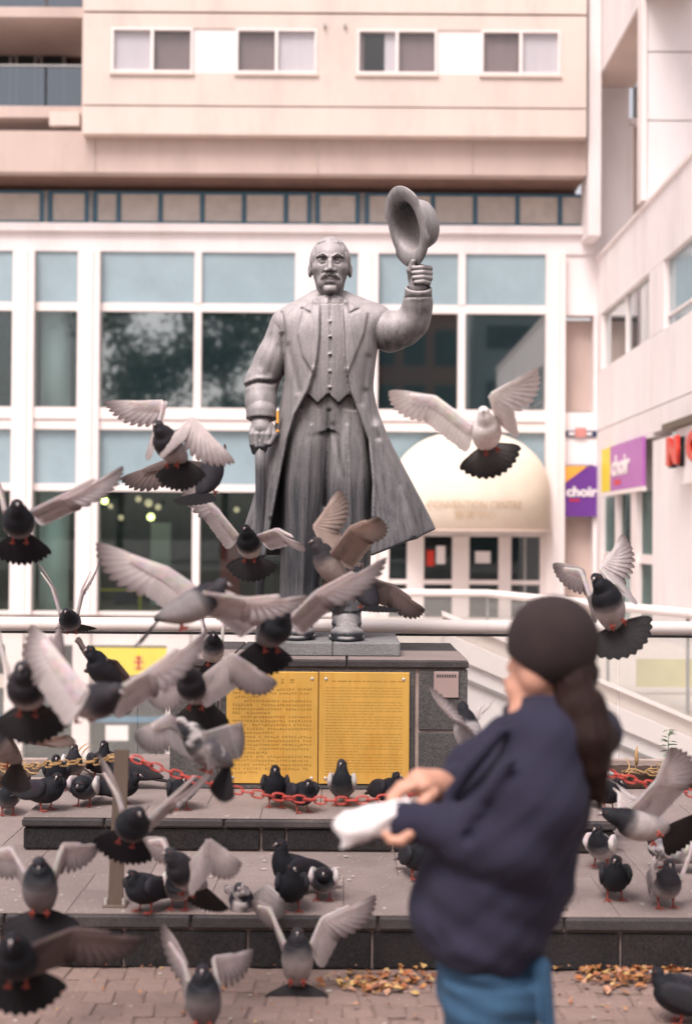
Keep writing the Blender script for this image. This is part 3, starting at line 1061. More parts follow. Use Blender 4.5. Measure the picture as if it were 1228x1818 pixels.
# person far off in a hi-vis vest, inside the right shop door
# ------------------------------------------------------------------ across the street, behind the camera: what the window panes mirror
rb = thing('brick_building', 'red brown brick building across the street mirrored in the windows', 'building', (4.6, -24, 0))
MTB = M('red_brick', (.20, .075, .045), .8, .2, 3, .1, 30)
setp(box('wall', MTB, None, 1.2, 8.0, -28, -24, 0, 17), rb)
for i in range(4):
    for j in range(3):
        setp(box('window', MT['dark'], None, 1.7 + j * 2.1, 3.2 + j * 2.1, -23.98, -23.9, 2 + i * 3.7, 4.4 + i * 3.7), rb)
gb = thing('grey_building', 'grey concrete building across the street mirrored in the windows', 'building', (13, -25, 0))
setp(box('wall', M('grey_wall', (.20, .23, .23), .8, .15, .4, .05, 20), None, 8.6, 24, -30, -25, 0, 18), gb)
for i in range(4):
    setp(box('window_band', MT['dark'], None, 9.5, 23, -24.98, -24.9, 3 + i * 3.8, 4.6 + i * 3.8), gb)
MTL = M('leaf', (.07, .095, .05), .7, .4, 2, 0, rnd=.2)
MTK = M('bark', (.10, .075, .06), .9, .3, 6, .3, 20)
for ti, (tx_, ty_, th, lab) in enumerate(((-2.5, -19, 18.5, 'leafy street tree behind the camera, nearest the brick building'), (-8.0, -21, 20, 'tall leafy street tree behind the camera, middle one'), (-14.5, -19, 18, 'leafy street tree behind the camera, farthest from the brick building'))):
    t_ = thing('tree', lab, 'tree', (tx_, ty_, 0), 'street trees behind the camera')
    rr = random.Random(40 + ti)
    m = MB().tube([(0, 0, 0), (.1, .05, 2.5), (.05, .1, th * .5), (0, 0, th * .8)], [.28, .22, .16, .05], 8)
    ends = []
    for k in range(26):
        a = rr.uniform(0, 6.28)
        z0 = rr.uniform(.18, .78) * th
        l = rr.uniform(1.2, 3.6)
        e = (math.cos(a) * l, math.sin(a) * l, z0 + rr.uniform(.8, 2.4))
        m.tube([(0, 0, z0), (e[0] * .5, e[1] * .5, (z0 + e[2]) / 2 + .2), e], [.09, .06, .02], 5)
        ends.append(e)
    m.build('trunk', MTK, t_, True)
    m = MB()
    for e in ends + [(0, 0, th * .9), (0, 0, th * .8)]:
        for k in range(150):
            d = Vector((rr.gauss(0, 1), rr.gauss(0, 1), rr.gauss(0, .8))) * .85
            c = Vector(e) + d
            a = Vector((rr.gauss(0, 1), rr.gauss(0, 1), rr.gauss(0, 1))).normalized() * .24
            b = a.cross(Vector((rr.gauss(0, 1), rr.gauss(0, 1), rr.gauss(0, 1)))).normalized() * .15
            m.add([c - a, c + b, c + a, c - b], [(0, 1, 2, 3)])
    o = m.build('crown', MTL, t_, recalc=False)
# ------------------------------------------------------------------ plaza materials
MT['basalt'] = M('bluestone', (0.024, 0.021, 0.022), .8, .25, 5, .25, 120, rnd=.10, stain=.5, stain_col=(.055, .038, .032), stain_scale=2.2, spec=.2, stretch=(1, 1, .6), speck=.5)
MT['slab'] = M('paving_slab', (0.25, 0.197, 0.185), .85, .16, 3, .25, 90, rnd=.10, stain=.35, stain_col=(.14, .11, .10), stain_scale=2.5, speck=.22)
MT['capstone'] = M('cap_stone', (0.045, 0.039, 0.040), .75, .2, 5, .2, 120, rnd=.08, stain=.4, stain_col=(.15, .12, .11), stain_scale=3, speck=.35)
MT['mortar'] = M('pale_mortar', (0.38, 0.29, 0.26), .9, .25, 8, .3, 80, stain=.5, stain_col=(.16, .12, .10), stain_scale=3)
MT['plinthstone'] = M('plinth_stone', (0.075, 0.071, 0.071), .7, .22, 4, .2, 110, rnd=.12, stain=.35, stain_col=(.20, .17, .15), stain_scale=3, speck=.6)
MT['greystone'] = M('grey_base_stone', (0.20, 0.195, 0.20), .8, .15, 5, .25, 90, stain=.4, stain_col=(.10, .09, .09), stain_scale=3, speck=.3)
MT['paver'] = M('clay_paver', (0.245, 0.172, 0.150), .88, .22, 9, .3, 90, rnd=.10, speck=.2, stain=.3, stain_col=(.13, .09, .08), stain_scale=5)
MT['joint'] = M('sandy_joint', (0.19, 0.135, 0.115), .95, .3, 12, .3, 120)
MT['brass'] = M('brass_plate', (0.84, 0.50, 0.12), .36, .22, 3, .03, 60, metal=.35, stain=.75, stain_col=(.66, .27, .025), stain_scale=4.5, stretch=(1.6, 1, .35))  # upright stain bands and pale patches paint streaky glare on the brass
MT['etch'] = M('etched_lettering', (0.46, 0.24, 0.045), .7, .3, 30, 0)
MT['screw'] = M('screw_steel', (0.70, 0.68, 0.66), .3, .05, 5, 0, metal=.6)
MT['redplastic'] = M('red_plastic', (0.50, 0.065, 0.05), .35, .12, 10, .05, 80, rnd=.12)
MT['yellowplastic'] = M('faded_yellow_plastic', (0.44, 0.26, 0.10), .45, .15, 10, .05, 80, rnd=.15)
MT['rustpost'] = M('weathered_steel_post', (0.155, 0.115, 0.092), .6, .2, 8, .15, 60, metal=.3, stain=.6, stain_col=(.075, .04, .022), stain_scale=14, stretch=(1, 1, .25))
MT['soil'] = M('dark_soil', (0.05, 0.028, 0.02), .95, .4, 20, .6, 50)
MT['straw'] = M('dry_straw', (0.42, 0.26, 0.12), .8, .25, 20, 0)
MT['litter'] = M('dry_leaf', (1, 1, 1), .7, .25, 60, 0, vcol=True)
MT['seed'] = M('pale_seed', (0.52, 0.44, 0.37), .8, .2, 30, 0)
MT['weed'] = M('weed_green', (0.16, 0.24, 0.13), .7, .2, 20, 0)

ZS2, ZS1 = .19, .34
Y2, Y1 = 5.35, 6.42
# ---- brick pavement in front of the steps
pv = MB().box(-6, 6, -3, Y2 - .004, -.018, -.0055).build('pavement', MT['joint'], None)
struct(pv)
pm = []
for k in range(6):
    m = MB().box(-.0522, .0522, -.0678, .0678, -.012, .0, .009, .0025)
    me = m.build('paver', MT['paver'], pv)
    pm.append(me.data)
    bpy.data.objects.remove(me)
extra = MB()
cells = []
for r in range(24):
    yy = Y2 - .075 - r * .137
    for c in range(-30, 31):
        cells.append((r, c, c * .106 + (.053 if r % 2 else 0), yy))
cells.sort(key=lambda q: (0 if abs(q[2]) < q[3] * .30 + .12 else 1, q[0], abs(q[1])))
for i, (r, c, x, yy) in enumerate(cells):
    x += random.uniform(-.004, .004)
    yj = yy + .010 * math.sin(c * .9 + r * .4) + random.uniform(-.003, .003)
    if i < 296:
        o = link('paver', random.choice(pm), None, pv)
        o.location = (x, yj, random.uniform(-.004, .003))
        o.rotation_euler = (random.uniform(-.02, .02), random.uniform(-.02, .02), random.uniform(-.05, .05) + .06 * math.cos(c * .9))
    else:
        extra.box(x - .0505, x + .0505, yj - .066, yj + .066, -.012, random.uniform(-.003, .002), .008)
struct(extra.build('paver_field', MT['paver'], pv), 'stuff')


def row_blocks(name, mat, parent, xs, y0, y1, z0, z1, bev=.006, gap=.004):
    for a, b in zip(xs[:-1], xs[1:]):
        box(name, mat, parent, a + gap, b - gap, y0 + random.uniform(0, .003), y1, z0, z1, bev)


def X2(p): return fx(p, Y2)
def X1(p): return fx(p, Y1)


# ---- lower step: platform across the whole frame
ls = MB().box(-5, 5, Y2 + .03, 8.55, -.01, ZS2 - .035).build('lower_step', MT['mortar'], None)
struct(ls)
js = [X2(225 + 220 * k) for k in range(-5, 10)]
row_blocks('face_stone', MT['basalt'], ls, js, Y2 + .012, Y2 + .06, -.008, ZS2 - .060)
js2 = [X2(345 + 330 * k) for k in range(-4, 7)]
row_blocks('edge_stone', MT['capstone'], ls, js2, Y2 - .002, Y2 + .36, ZS2 - .050, ZS2, .008, .0025)
yy = Y2 + .362
rows = [(Y2 + .362, 6.0), (6.0, 6.55), (6.55, 7.1), (7.1, 7.65), (7.65, 8.1)]
for k, (a, b) in enumerate(rows):
    off = .23 if k % 2 else 0
    for c in range(-7, 8):
        x0 = c * .52 + off
        x1 = x0 + .52
        xa, xb = X1(47), X1(1093)
        if a > 6.5 and x0 > xa and x1 < xb: continue
        box('slab', MT['slab'], ls, x0 + .001, x1 - .001, a + .001, b - .001, ZS2 - .034, ZS2 - random.uniform(0, .001), .0015)
# the edge stones carry thin pale slabs on top, which leave the nosing dark
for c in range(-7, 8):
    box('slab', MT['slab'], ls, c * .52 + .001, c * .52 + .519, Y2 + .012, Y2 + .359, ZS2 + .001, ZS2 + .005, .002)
# ---- upper step
us = MB().box(X1(45) + .03, X1(1095) - .03, Y1 + .03, 8.35, ZS2 + .001, ZS1 - .035).build('upper_step', MT['mortar'], None)
struct(us)
xa, xb = X1(45), X1(1095)
row_blocks('face_stone', MT['basalt'], us, [xa] + [X1(p) for p in (235, 467, 512, 700, 905)] + [xb], Y1 + .012, Y1 + .06, ZS2 + .006, ZS1 - .048)
row_blocks('edge_stone', MT['capstone'], us, [xa - .004] + [X1(p) for p in (190, 402, 640, 860)] + [xb + .004], Y1 - .004, Y1 + .30, ZS1 - .042, ZS1 - .004, .008, .0025)
for q in (xa, xb - .05):
    for k in range(4):
        box('side_stone', MT['basalt'], us, q, q + .05, Y1 + .064 + k * .46, Y1 + .52 + k * .46, ZS2 + .006, ZS1 - .048, .004)
for k, (a, b) in enumerate(((Y1 + .01, Y1 + .30), (Y1 + .303, 7.2), (7.2, 7.75), (7.75, 8.3))):
    xs = [xa] + [xa + (xb - xa) * (i + (.5 if k % 2 else .0)) / 5 for i in range(0 if k % 2 else 1, 5)] + [xb]
    for p, q in zip(xs[:-1], xs[1:]):
        box('slab', MT['slab'], us, p + .001, q - .001, a + .001, b - .001, ZS1 - .034 if k else ZS1 - .003, ZS1 + (.002 if k == 0 else 0), .002)

# ---- plinth of the statue
YP = 7.18
XP = lambda p, y=YP: fx(p, y)
ZP = lambda p, y=YP: fz(p, y)
pl = thing('plinth', 'dark stone plinth with pale mortar joints under the statue', 'plinth', (XP(567), 7.8, ZS1 + .001))
xl, xr = XP(304), XP(831)


def pb(name, mat, x0, x1, y0, y1, z0, z1, bev=.004, root=None):
    o = box(name, MT[mat], None, x0, x1, y0, y1, z0, z1, bev)
    setp(o, root or pl)
    return o


pb('core', 'mortar', xl + .012, xr - .012, YP + .012, 8.36, ZS1 + .002, ZP(1186))
pb('base_course', 'plinthstone', xl - .004, xr + .004, YP - .008, YP + .05, ZS1 + .002, ZP(1393))
zc = [ZP(1392) + .004, ZP(1298) - .005, ZP(1297) + .005, ZP(1189)]
xs = [xl, XP(392), XP(563), XP(733)]
for a, b in zip(xs[:-1], xs[1:]):
    pb('stone', 'plinthstone', a + .004, b - .004, YP, YP + .04, zc[0], zc[1])
    pb('stone', 'plinthstone', a + .004, b - .004, YP, YP + .04, zc[2], zc[3])
pb('stone', 'plinthstone', XP(729), XP(738), YP + .001, YP + .04, zc[0], zc[3])
pb('stone', 'plinthstone', XP(745), xr, YP, YP + .04, zc[0], zc[1])
pb('stone', 'plinthstone', XP(745), xr, YP, YP + .04, zc[2], zc[3])
for sx0, sx1 in ((xl - .003, xl + .03), (xr - .03, xr + .003)):
    for k in range(3):
        for z0, z1 in ((zc[0], zc[1]), (zc[2], zc[3])):
            pb('stone', 'plinthstone', sx0, sx1, YP + .045 + k * .38, YP + .42 + k * .38, z0, z1)
cz0, cz1 = ZP(1185), ZP(1172)
xs = [xl - .012, XP(410), XP(617), xr + .006]
for a, b in zip(xs[:-1], xs[1:]):
    pb('cap_stone', 'capstone', a + .002, b - .002, YP - .012, 7.75, cz0, cz1, .006)
    pb('cap_stone', 'capstone', a + .002, b - .002, 7.755, 8.38, cz0, cz1, .006)
    pb('cap_top', 'slab', a + .006, b - .006, YP + .0, 7.748, cz1 + .001, cz1 + .004, .001)
zb0 = cz1 + .004
yb1 = 7.36
fxb = lambda p: fx(p, yb1)
ztop = fz(1141, yb1)
for a, b in ((455, 592), (592, 712)):
    pb('base_block', 'greystone', fxb(a) + .001, fxb(b) - .001, yb1, 8.15, zb0, ztop, .006)

# ---- brass plaques (each bolted plate a thing)
def plaque(x0, x1, label, cjk):
    t = thing('plaque', label, 'plaque', ((x0 + x1) / 2, YP, ZP(1392)))
    o = box('plate', MT['brass'], None, x0, x1, YP - .014, YP - .003, ZP(1391), ZP(1193), .002)
    setp(o, t)
    for a in (x0 + .035, x1 - .03):
        for z in (ZP(1205), ZP(1381)):
            s = MB().rings([[(a + r * math.cos(q), YP - .014 - h, z + r * math.sin(q)) for q in [2 * math.pi * j / 10 for j in range(10)]] for r, h in ((.0085, 0), (.0075, .004), (.004, .006))])
            setp(s.build('screw', MT['screw'], smooth=True), t)
    m = MB()
    rr = random.Random(7 if cjk else 8)

    def stroke(xa, za, xb_, zb_, wd):
        d = Vector((xb_ - xa, 0, zb_ - za))
        n = Vector((-d.z, 0, d.x)).normalized() * wd * .5
        yy = YP - .0146
        a, b = Vector((xa, yy, za)), Vector((xb_, yy, zb_))
        m.add([a - n, b - n, b + n, a + n], [(0, 1, 2, 3)])
    W_, H_ = x1 - x0, ZP(1193) - ZP(1391)
    if cjk:
        zt = ZP(1210)
        for k in range(5):                                  # heading: five bigger glyphs
            cx_ = x0 + W_ * (.28 + .11 * k)
            for s_ in range(5):
                if rr.random() < .5: stroke(cx_ - .010, zt - .008 + .0045 * s_, cx_ + .010, zt - .008 + .0045 * s_, .0022)
                else:
                    xx = cx_ - .009 + .0045 * s_
                    stroke(xx, zt - .011, xx, zt + .011, .0022)
        z = ZP(1224)
        step = (z - ZP(1372)) / 21
        for r_ in range(22):
            xx = x0 + .035 + (.03 if r_ in (0, 3, 7, 12, 17) else 0)
            end = x1 - .035
            if r_ in (2, 6, 11, 16, 21): end = x0 + W_ * rr.uniform(.3, .55)
            while xx < end:
                if rr.random() < .10:
                    xx += .014
                    continue
                for s_ in range(4):
                    if rr.random() < .55:
                        q = z - .0052 + .0105 * rr.random()
                        stroke(xx - .0048, q, xx + .0048, q, .0016)
                    else:
                        q = xx - .0045 + .009 * rr.random()
                        stroke(q, z - .0062, q, z + .0062, .0016)
                xx += .0150
            z -= step
    else:
        zt = ZP(1209)
        xx = x0 + W_ * .14
        while xx < x1 - W_ * .12:
            l = rr.uniform(.012, .05)
            stroke(xx, zt, min(xx + l, x1 - .03), zt, .0062)
            xx += l + .007
        z = ZP(1221)
        step = (z - ZP(1375)) / 30
        for r_ in range(31):
            xx = x0 + .035
            end = x1 - .035
            if r_ in (4, 9, 15, 22, 30): end = x0 + W_ * rr.uniform(.35, .7)
            while xx < end:
                l = rr.uniform(.006, .030)
                q = xx
                while q < min(xx + l, end):
                    stroke(q, z - .0024, q + .0008, z + .0030, .0017)
                    q += .0030
                xx += l + .0055
            z -= step
    setp(m.build('lettering', MT['etch'], recalc=False), t)
    return t


plaque(XP(405), XP(567) - .001, 'left brass plaque with rows of engraved Chinese characters', True)
plaque(XP(568) + .001, XP(728), 'right brass plaque with fine lines of engraved English text', False)
sp_ = thing('small_plaque', 'small pinkish metal plate with one line of text on the right of the plinth', 'plaque', (XP(792), YP, ZP(1237)))
o = box('plate', M('pink_metal', (.42, .31, .29), .5, .1, 6, .03, 40, metal=.2), None, XP(771), XP(815), YP - .012, YP - .002, ZP(1237), ZP(1191), .002)
setp(o, sp_)
m = MB()
for k in range(8):
    a = XP(776) + k * .0127
    m.box(a, a + .008, YP - .0135, YP - .0121, ZP(1201), ZP(1196))
setp(m.build('lettering', MT['capstone'], recalc=False), sp_)

# ---- near balustrade behind the plinth
YR = 8.62
rl = thing('railing', 'thick white tube handrail over clear glass panels behind the statue', 'railing', (0, YR, ZS2))
zr_ = fz(1111, YR)
setp(MB().tube([(-4.5, YR, zr_), (4.5, YR, zr_)], .041, 20).build('handrail', MT['tube'], smooth=True), rl)
setp(box('under_rail_shadow', MT['black'], None, -4.5, 4.5, YR - .018, YR + .018, zr_ - .058, zr_ - .043), rl)  # black strip paints the shadow line under the handrail tube
XRj = fx(1097, YR)
for k in range(-4, 3):
    a, b = XRj + k * 1.45, XRj + (k + 1) * 1.45
    setp(box('glass_panel', MT['railglass'], None, a + .004, b - .004, YR - .006, YR + .006, ZS2 + .0, zr_ - .045, .001), rl)
setp(box('base_channel', MT['steel'], None, -4.5, 4.5, YR - .02, YR + .02, ZS2 - .05, ZS2 - .002), rl)

# ---- soil strips with dry stalks at the foot of the balustrade
def soil_strip(x0, x1, y0, y1, label):
    t = thing('planter', label, 'planter', ((x0 + x1) / 2, y0, ZS2))
    z1 = ZS2 + .085
    m = MB()
    n = 26
    v, f = [], []
    for i in range(n + 1):
        for j in range(5):
            x = x0 + (x1 - x0) * i / n
            y = y0 + .035 + (y1 - y0 - .035) * j / 4
            v.append((x, y, z1 - .012 + .022 * mnoise.noise(Vector((x * 9, y * 9, 3)))))
    for i in range(n):
        for j in range(4):
            a = i * 5 + j
            f.append((a, a + 5, a + 6, a + 1))
    m.add(v, f)
    setp(m.build('soil', MT['soil'], smooth=True), t)
    setp(box('edging', MT['soil'], None, x0, x1, y0, y0 + .034, ZS2 + .001, z1, .006), t)
    setp(box('edging_cap', MT['mortar'], None, x0, x1, y1 - .05, y1, z1 - .02, z1 + .022, .004), t)
    return t


soil_strip(fx(1096, 8.1), 3.4, 8.1, 8.52, 'dark soil edging with dry curled leaves at the foot of the right glass')
soil_strip(-3.4, fx(58, 7.9), 7.9, 8.4, 'dark timber soil edging behind the pigeons on the left')


def straw(name, label, pts, n, L, seed):
    rr = random.Random(seed)
    m = MB()
    for k in range(n):
        b = Vector(rr.choice(pts)) + Vector((rr.gauss(0, .03), rr.gauss(0, .02), rr.uniform(0, .02)))
        a = rr.uniform(0, 6.28)
        q = [b]
        d = Vector((math.cos(a), math.sin(a) * .5, rr.uniform(-.1, .6))).normalized()
        for s_ in range(5):
            d = (d + Vector((rr.gauss(0, .45), rr.gauss(0, .3), rr.gauss(-.1, .4)))).normalized()
            q.append(q[-1] + d * L / 5)
        for z in q: z.z = max(z.z, b.z - .02)
        m.tube(q, [.004, .005, .004, .004, .003, .001], 5)
    return struct(m.build(name, MT['straw'], None), 'stuff')


straw('dry_leaf_curls', '', [P(px, 1375, 8.09) for px in (1110, 1122, 1140, 1172, 1190, 1200, 1216, 1224)], 42, .12, 3)
straw('straw_tangle', '', [P(px, 1368, 7.6) for px in (2, 6, 120, 128, 134)] + [P(130, 1350, 7.6)], 40, .12, 4)

# ---- weed and dry stalk
wd = thing('weed', 'spindly green weed growing against the glass on the right', 'plant', P(1186, 1372, 8.2))
rr = random.Random(9)
stem = [Vector((0, 0, 0)), Vector((.006, 0, .07)), Vector((-.004, 0, .15)), Vector((.004, 0, .25))]
MB().tube(stem, [.004, .0035, .003, .0015], 5).build('stem', MT['weed'], wd)
for k in range(30):
    h = rr.uniform(.02, .25)
    a = rr.uniform(0, 6.28)
    l = .05 * (1.25 - h * 3) + .022
    d = Vector((math.cos(a), math.sin(a), rr.uniform(-.1, .6))).normalized()
    s_ = d.cross(Vector((0, 0, 1))).normalized() * l * .17
    b = Vector((0, 0, h))
    m = MB()
    m.add([b, b + d * l * .5 + s_, b + d * l - Vector((0, 0, l * .2)), b + d * l * .5 - s_], [(0, 1, 2, 3)])
    m.build('leaf', MT['weed'], wd, recalc=False)
dsk = thing('dry_stalk', 'dry brown upright seed stalk against the glass, left of the weed', 'plant', P(1128, 1370, 8.2))
MB().tube([(0, 0, 0), (-.003, 0, .05), (.003, 0, .09)], [.003, .003, .002], 5).build('stem', MT['straw'], dsk)
MB().tube([(.002, 0, .035), (.004, 0, .07), (.002, 0, .105), (.008, 0, .15)], [.006, .013, .011, .002], 6).build('seed_head', MT['straw'], dsk, True)

# ---- posts and chains
YC = 5.47
def post(pxt, pxb, label):
    b = P(pxb, 1609, YC)
    t = thing('chain_post', label, 'post', (b.x, YC, ZS2 + .005), 'steel posts carrying the chain')
    tp = P(pxt, 1331, YC)
    h = tp.z - ZS2 - .005
    dx = tp.x - b.x
    w2, d2 = .0275, .009
    m = MB().prism([(-w2, -d2, .008), (w2, -d2, .008), (dx + w2, -d2, h), (dx - w2, -d2, h)], (0, 2 * d2, 0))
    m.build('bar', MT['rustpost'], t)
    MB().box(-.045, .045, -.035, .045, 0, .008, .002).build('base_plate', MT['rustpost'], t)
    for s_ in (-.034, .034):
        MB().tube([(s_, -.01, .008), (s_, -.01, .03)], .007, 6).build('bolt', MT['screw'], t)
    MB().tube([(dx + w2, 0, h - .03), (dx + w2 + .02, 0, h - .03)], .006, 6).build('hook', MT['redplastic'], t)
    MB().tube([(dx - w2, 0, h - .03), (dx - w2 - .02, 0, h - .03)], .006, 6).build('hook', MT['yellowplastic'], t)
    return Vector((b.x + dx, YC, tp.z))


pA = post(217, 205, 'rusty flat steel chain post standing among the pigeons on the left')
pB = post(985, 985, 'flat steel chain post hidden behind the woman')
pC_x = fx(1800, YC)


def link_mesh(mat, L, Wd, r):
    m = MB()
    pts = []
    hl = (L - Wd) / 2
    for k in range(5):
        a = -math.pi / 2 + math.pi * k / 4
        pts.append((hl + Wd / 2 * math.cos(a), Wd / 2 * math.sin(a), 0))
    for k in range(5):
        a = math.pi / 2 + math.pi * k / 4
        pts.append((-hl + Wd / 2 * math.cos(a), Wd / 2 * math.sin(a), 0))
    m.tube(pts, r, 6, closed=True)
    o = m.build('link', mat, None, True)
    me = o.data
    bpy.data.objects.remove(o)
    return me


def chain(label, pts, mat, L=.050, Wd=.027, r=.0038, group='plastic chains along the steps'):
    pts = [Vector(p) for p in pts]
    t = thing('chain', label, 'chain', pts[0], group)
    me = link_mesh(mat, L, Wd, r)
    pitch = L - 2.6 * r
    seg, acc = 0, 0.0
    cum = [0]
    for a, b in zip(pts[:-1], pts[1:]): cum.append(cum[-1] + (b - a).length)
    n = int(cum[-1] / pitch)
    rr = random.Random(2)
    for i in range(n):
        s_ = (i + .5) * pitch
        j = max(k for k in range(len(cum)) if cum[k] <= s_)
        j = min(j, len(pts) - 2)
        u = (s_ - cum[j]) / (cum[j + 1] - cum[j])
        p = pts[j].lerp(pts[j + 1], u)
        d = (pts[j + 1] - pts[j]).normalized()
        sd = d.cross(Vector((0, 0, 1))).normalized()
        up = sd.cross(d).normalized()
        ang = (0.35 if i % 2 else 1.75) + rr.uniform(-.25, .25)
        yv = sd * math.cos(ang) + up * math.sin(ang)
        zv = d.cross(yv)
        o = link('link', me, None, t)
        o.matrix_local = Matrix(((d.x, yv.x, zv.x, p.x - pts[0].x), (d.y, yv.y, zv.y, p.y - pts[0].y), (d.z, yv.z, zv.z, p.z - pts[0].z), (0, 0, 0, 1)))


def sag(a, b, dz, n=24):
    return [Vector(a).lerp(Vector(b), i / n) - Vector((0, 0, dz * 4 * (i / n) * (1 - i / n))) for i in range(n + 1)]


a0 = pA + Vector((.04, 0, -.03))
b0 = pB + Vector((-.04, 0, -.03))
chain('red plastic chain sagging from the rusty post to behind the woman', sag(a0, b0, .165), MT['redplastic'])
chain('red plastic chain running out of the frame on the right', sag(pB + Vector((.04, 0, -.03)), (pC_x, YC, pB.z - .03), .165), MT['redplastic'])
lp = [P(205, 1344, YC), P(172, 1352, 5.62), P(140, 1353, 5.75), P(95, 1356, 5.9), P(55, 1360, 6.1), P(0, 1353, 6.4), P(-60, 1345, 6.8)]
chain('faded yellow plastic chain running left from the rusty post', lp, MT['yellowplastic'], .078, .025, .0027)

# ---- leaf litter and scattered seed
rr = random.Random(21)
m = MB()


def leaf(p, L, flat=.5):
    a = rr.uniform(0, 6.28)
    d = Vector((math.cos(a), math.sin(a), rr.uniform(-flat, flat))).normalized()
    s_ = Vector((-math.sin(a), math.cos(a), rr.uniform(-flat, flat))).normalized() * L * rr.uniform(.3, .5)
    up = Vector((0, 0, L * rr.uniform(.05, .3)))
    c = rr.choice([(.40, .16, .05), (.32, .11, .04), (.46, .22, .08), (.20, .08, .045), (.52, .34, .13), (.34, .12, .05), (.46, .25, .16)])
    k = rr.uniform(.7, 1.15)
    c = tuple(x * k for x in c)
    v = [p - d * L * .5, p - d * .1 * L + s_ + up, p + d * L * .5 + up * .4, p - d * .1 * L - s_ + up, p + up * .2]
    m.add(v, [(0, 4, 1), (4, 2, 1), (0, 3, 4), (4, 3, 2)], [c] * 5)


def pile(pxc, pyc, sx, sy, n, L):
    for k in range(n):
        px, py = rr.gauss(pxc, sx), rr.gauss(pyc, sy)
        d = 1.62 * 2525 / max(py - 950, 740)
        p = P(px, py, min(d, Y2 - .01))
        p.z = rr.uniform(.004, .018)
        p.y = min(p.y, Y2 - .02)
        leaf(p, rr.uniform(.5, 1.2) * L)


pile(680, 1742, 46, 9, 130, .036)
pile(640, 1752, 30, 7, 40, .030)
pile(740, 1730, 24, 9, 30, .030)
pile(1110, 1728, 40, 11, 165, .036)
pile(1195, 1712, 26, 9, 55, .036)
pile(1050, 1734, 20, 8, 30, .030)
pile(1000, 1712, 50, 6, 30, .02)
pile(430, 1750, 260, 40, 90, .018)
pile(1050, 1770, 160, 30, 60, .018)
struct(m.build('fallen_leaves', MT['litter'], None, recalc=False), 'stuff')
m = MB()
for k in range(1300):
    r_ = rr.random()
    if r_ < .62:
        x, y, z = rr.uniform(-1.7, 1.8), rr.uniform(Y2 + .02, Y1 - .02), ZS2 + .006
    elif r_ < .82:
        x, y, z = rr.uniform(xa, xb), rr.uniform(Y1, 7.15), ZS1 + .003
    elif r_ < .92:
        x, y, z = rr.choice([rr.uniform(-2.2, xa), rr.uniform(xb, 2.3)]), rr.uniform(Y1, 8), ZS2 + .004
    else:
        x, y, z = rr.uniform(-1.4, 1.4), rr.uniform(4.6, Y2 - .02), .003
    L = rr.uniform(.0012, .0040) * (2.2 if rr.random() < .07 else 1)
    a = rr.uniform(0, 3.14)
    d = Vector((math.cos(a), math.sin(a), 0)) * L * rr.uniform(1, 1.8)
    s_ = Vector((-math.sin(a), math.cos(a), 0)) * L
    c = Vector((x, y, z))
    m.add([c - d, c - s_, c + d, c + s_, c + Vector((0, 0, L * .35))], [(0, 1, 4), (1, 2, 4), (2, 3, 4), (3, 0, 4)])
struct(m.build('scattered_seed', MT['seed'], None), 'stuff')
m = MB()
for k in range(110):
    r_ = rr.random()
    if r_ < .5:
        c = Vector((rr.uniform(-1.7, 1.8), rr.uniform(Y2 + .02, Y1 - .05), ZS2 + .0062))
    elif r_ < .75:
        c = Vector((rr.uniform(xa, xb), rr.uniform(Y1 + .02, 7.12), ZS1 + .0035))
    else:
        c = Vector((rr.uniform(-1.4, 1.4), rr.uniform(4.7, Y2 - .05), .0045))
    R_ = rr.uniform(.004, .013)
    n_ = 9
    v = [c + Vector((0, 0, .0012))] + [c + Vector((math.cos(q) * R_ * rr.uniform(.5, 1.25), math.sin(q) * R_ * rr.uniform(.5, 1.25), 0)) for q in [2 * math.pi * j / n_ for j in range(n_)]]
    m.add(v, [(0, j + 1, (j + 1) % n_ + 1) for j in range(n_)])
struct(m.build('bird_droppings', M('droppings', (.46, .42, .38), .8, .25, 60, 0), None), 'stuff')
# ------------------------------------------------------------------ bronze statue (modelled in photograph pixels, 325.8 px per metre)
KS = 2525 / 7.75
SO = Vector((fx(590, 7.75), 7.75, ztop + .001))
PZ = lambda py: 1132.0 - py
QX = lambda px: px - 590.0


def sp3(px, y, py): return (QX(px), y, PZ(py))


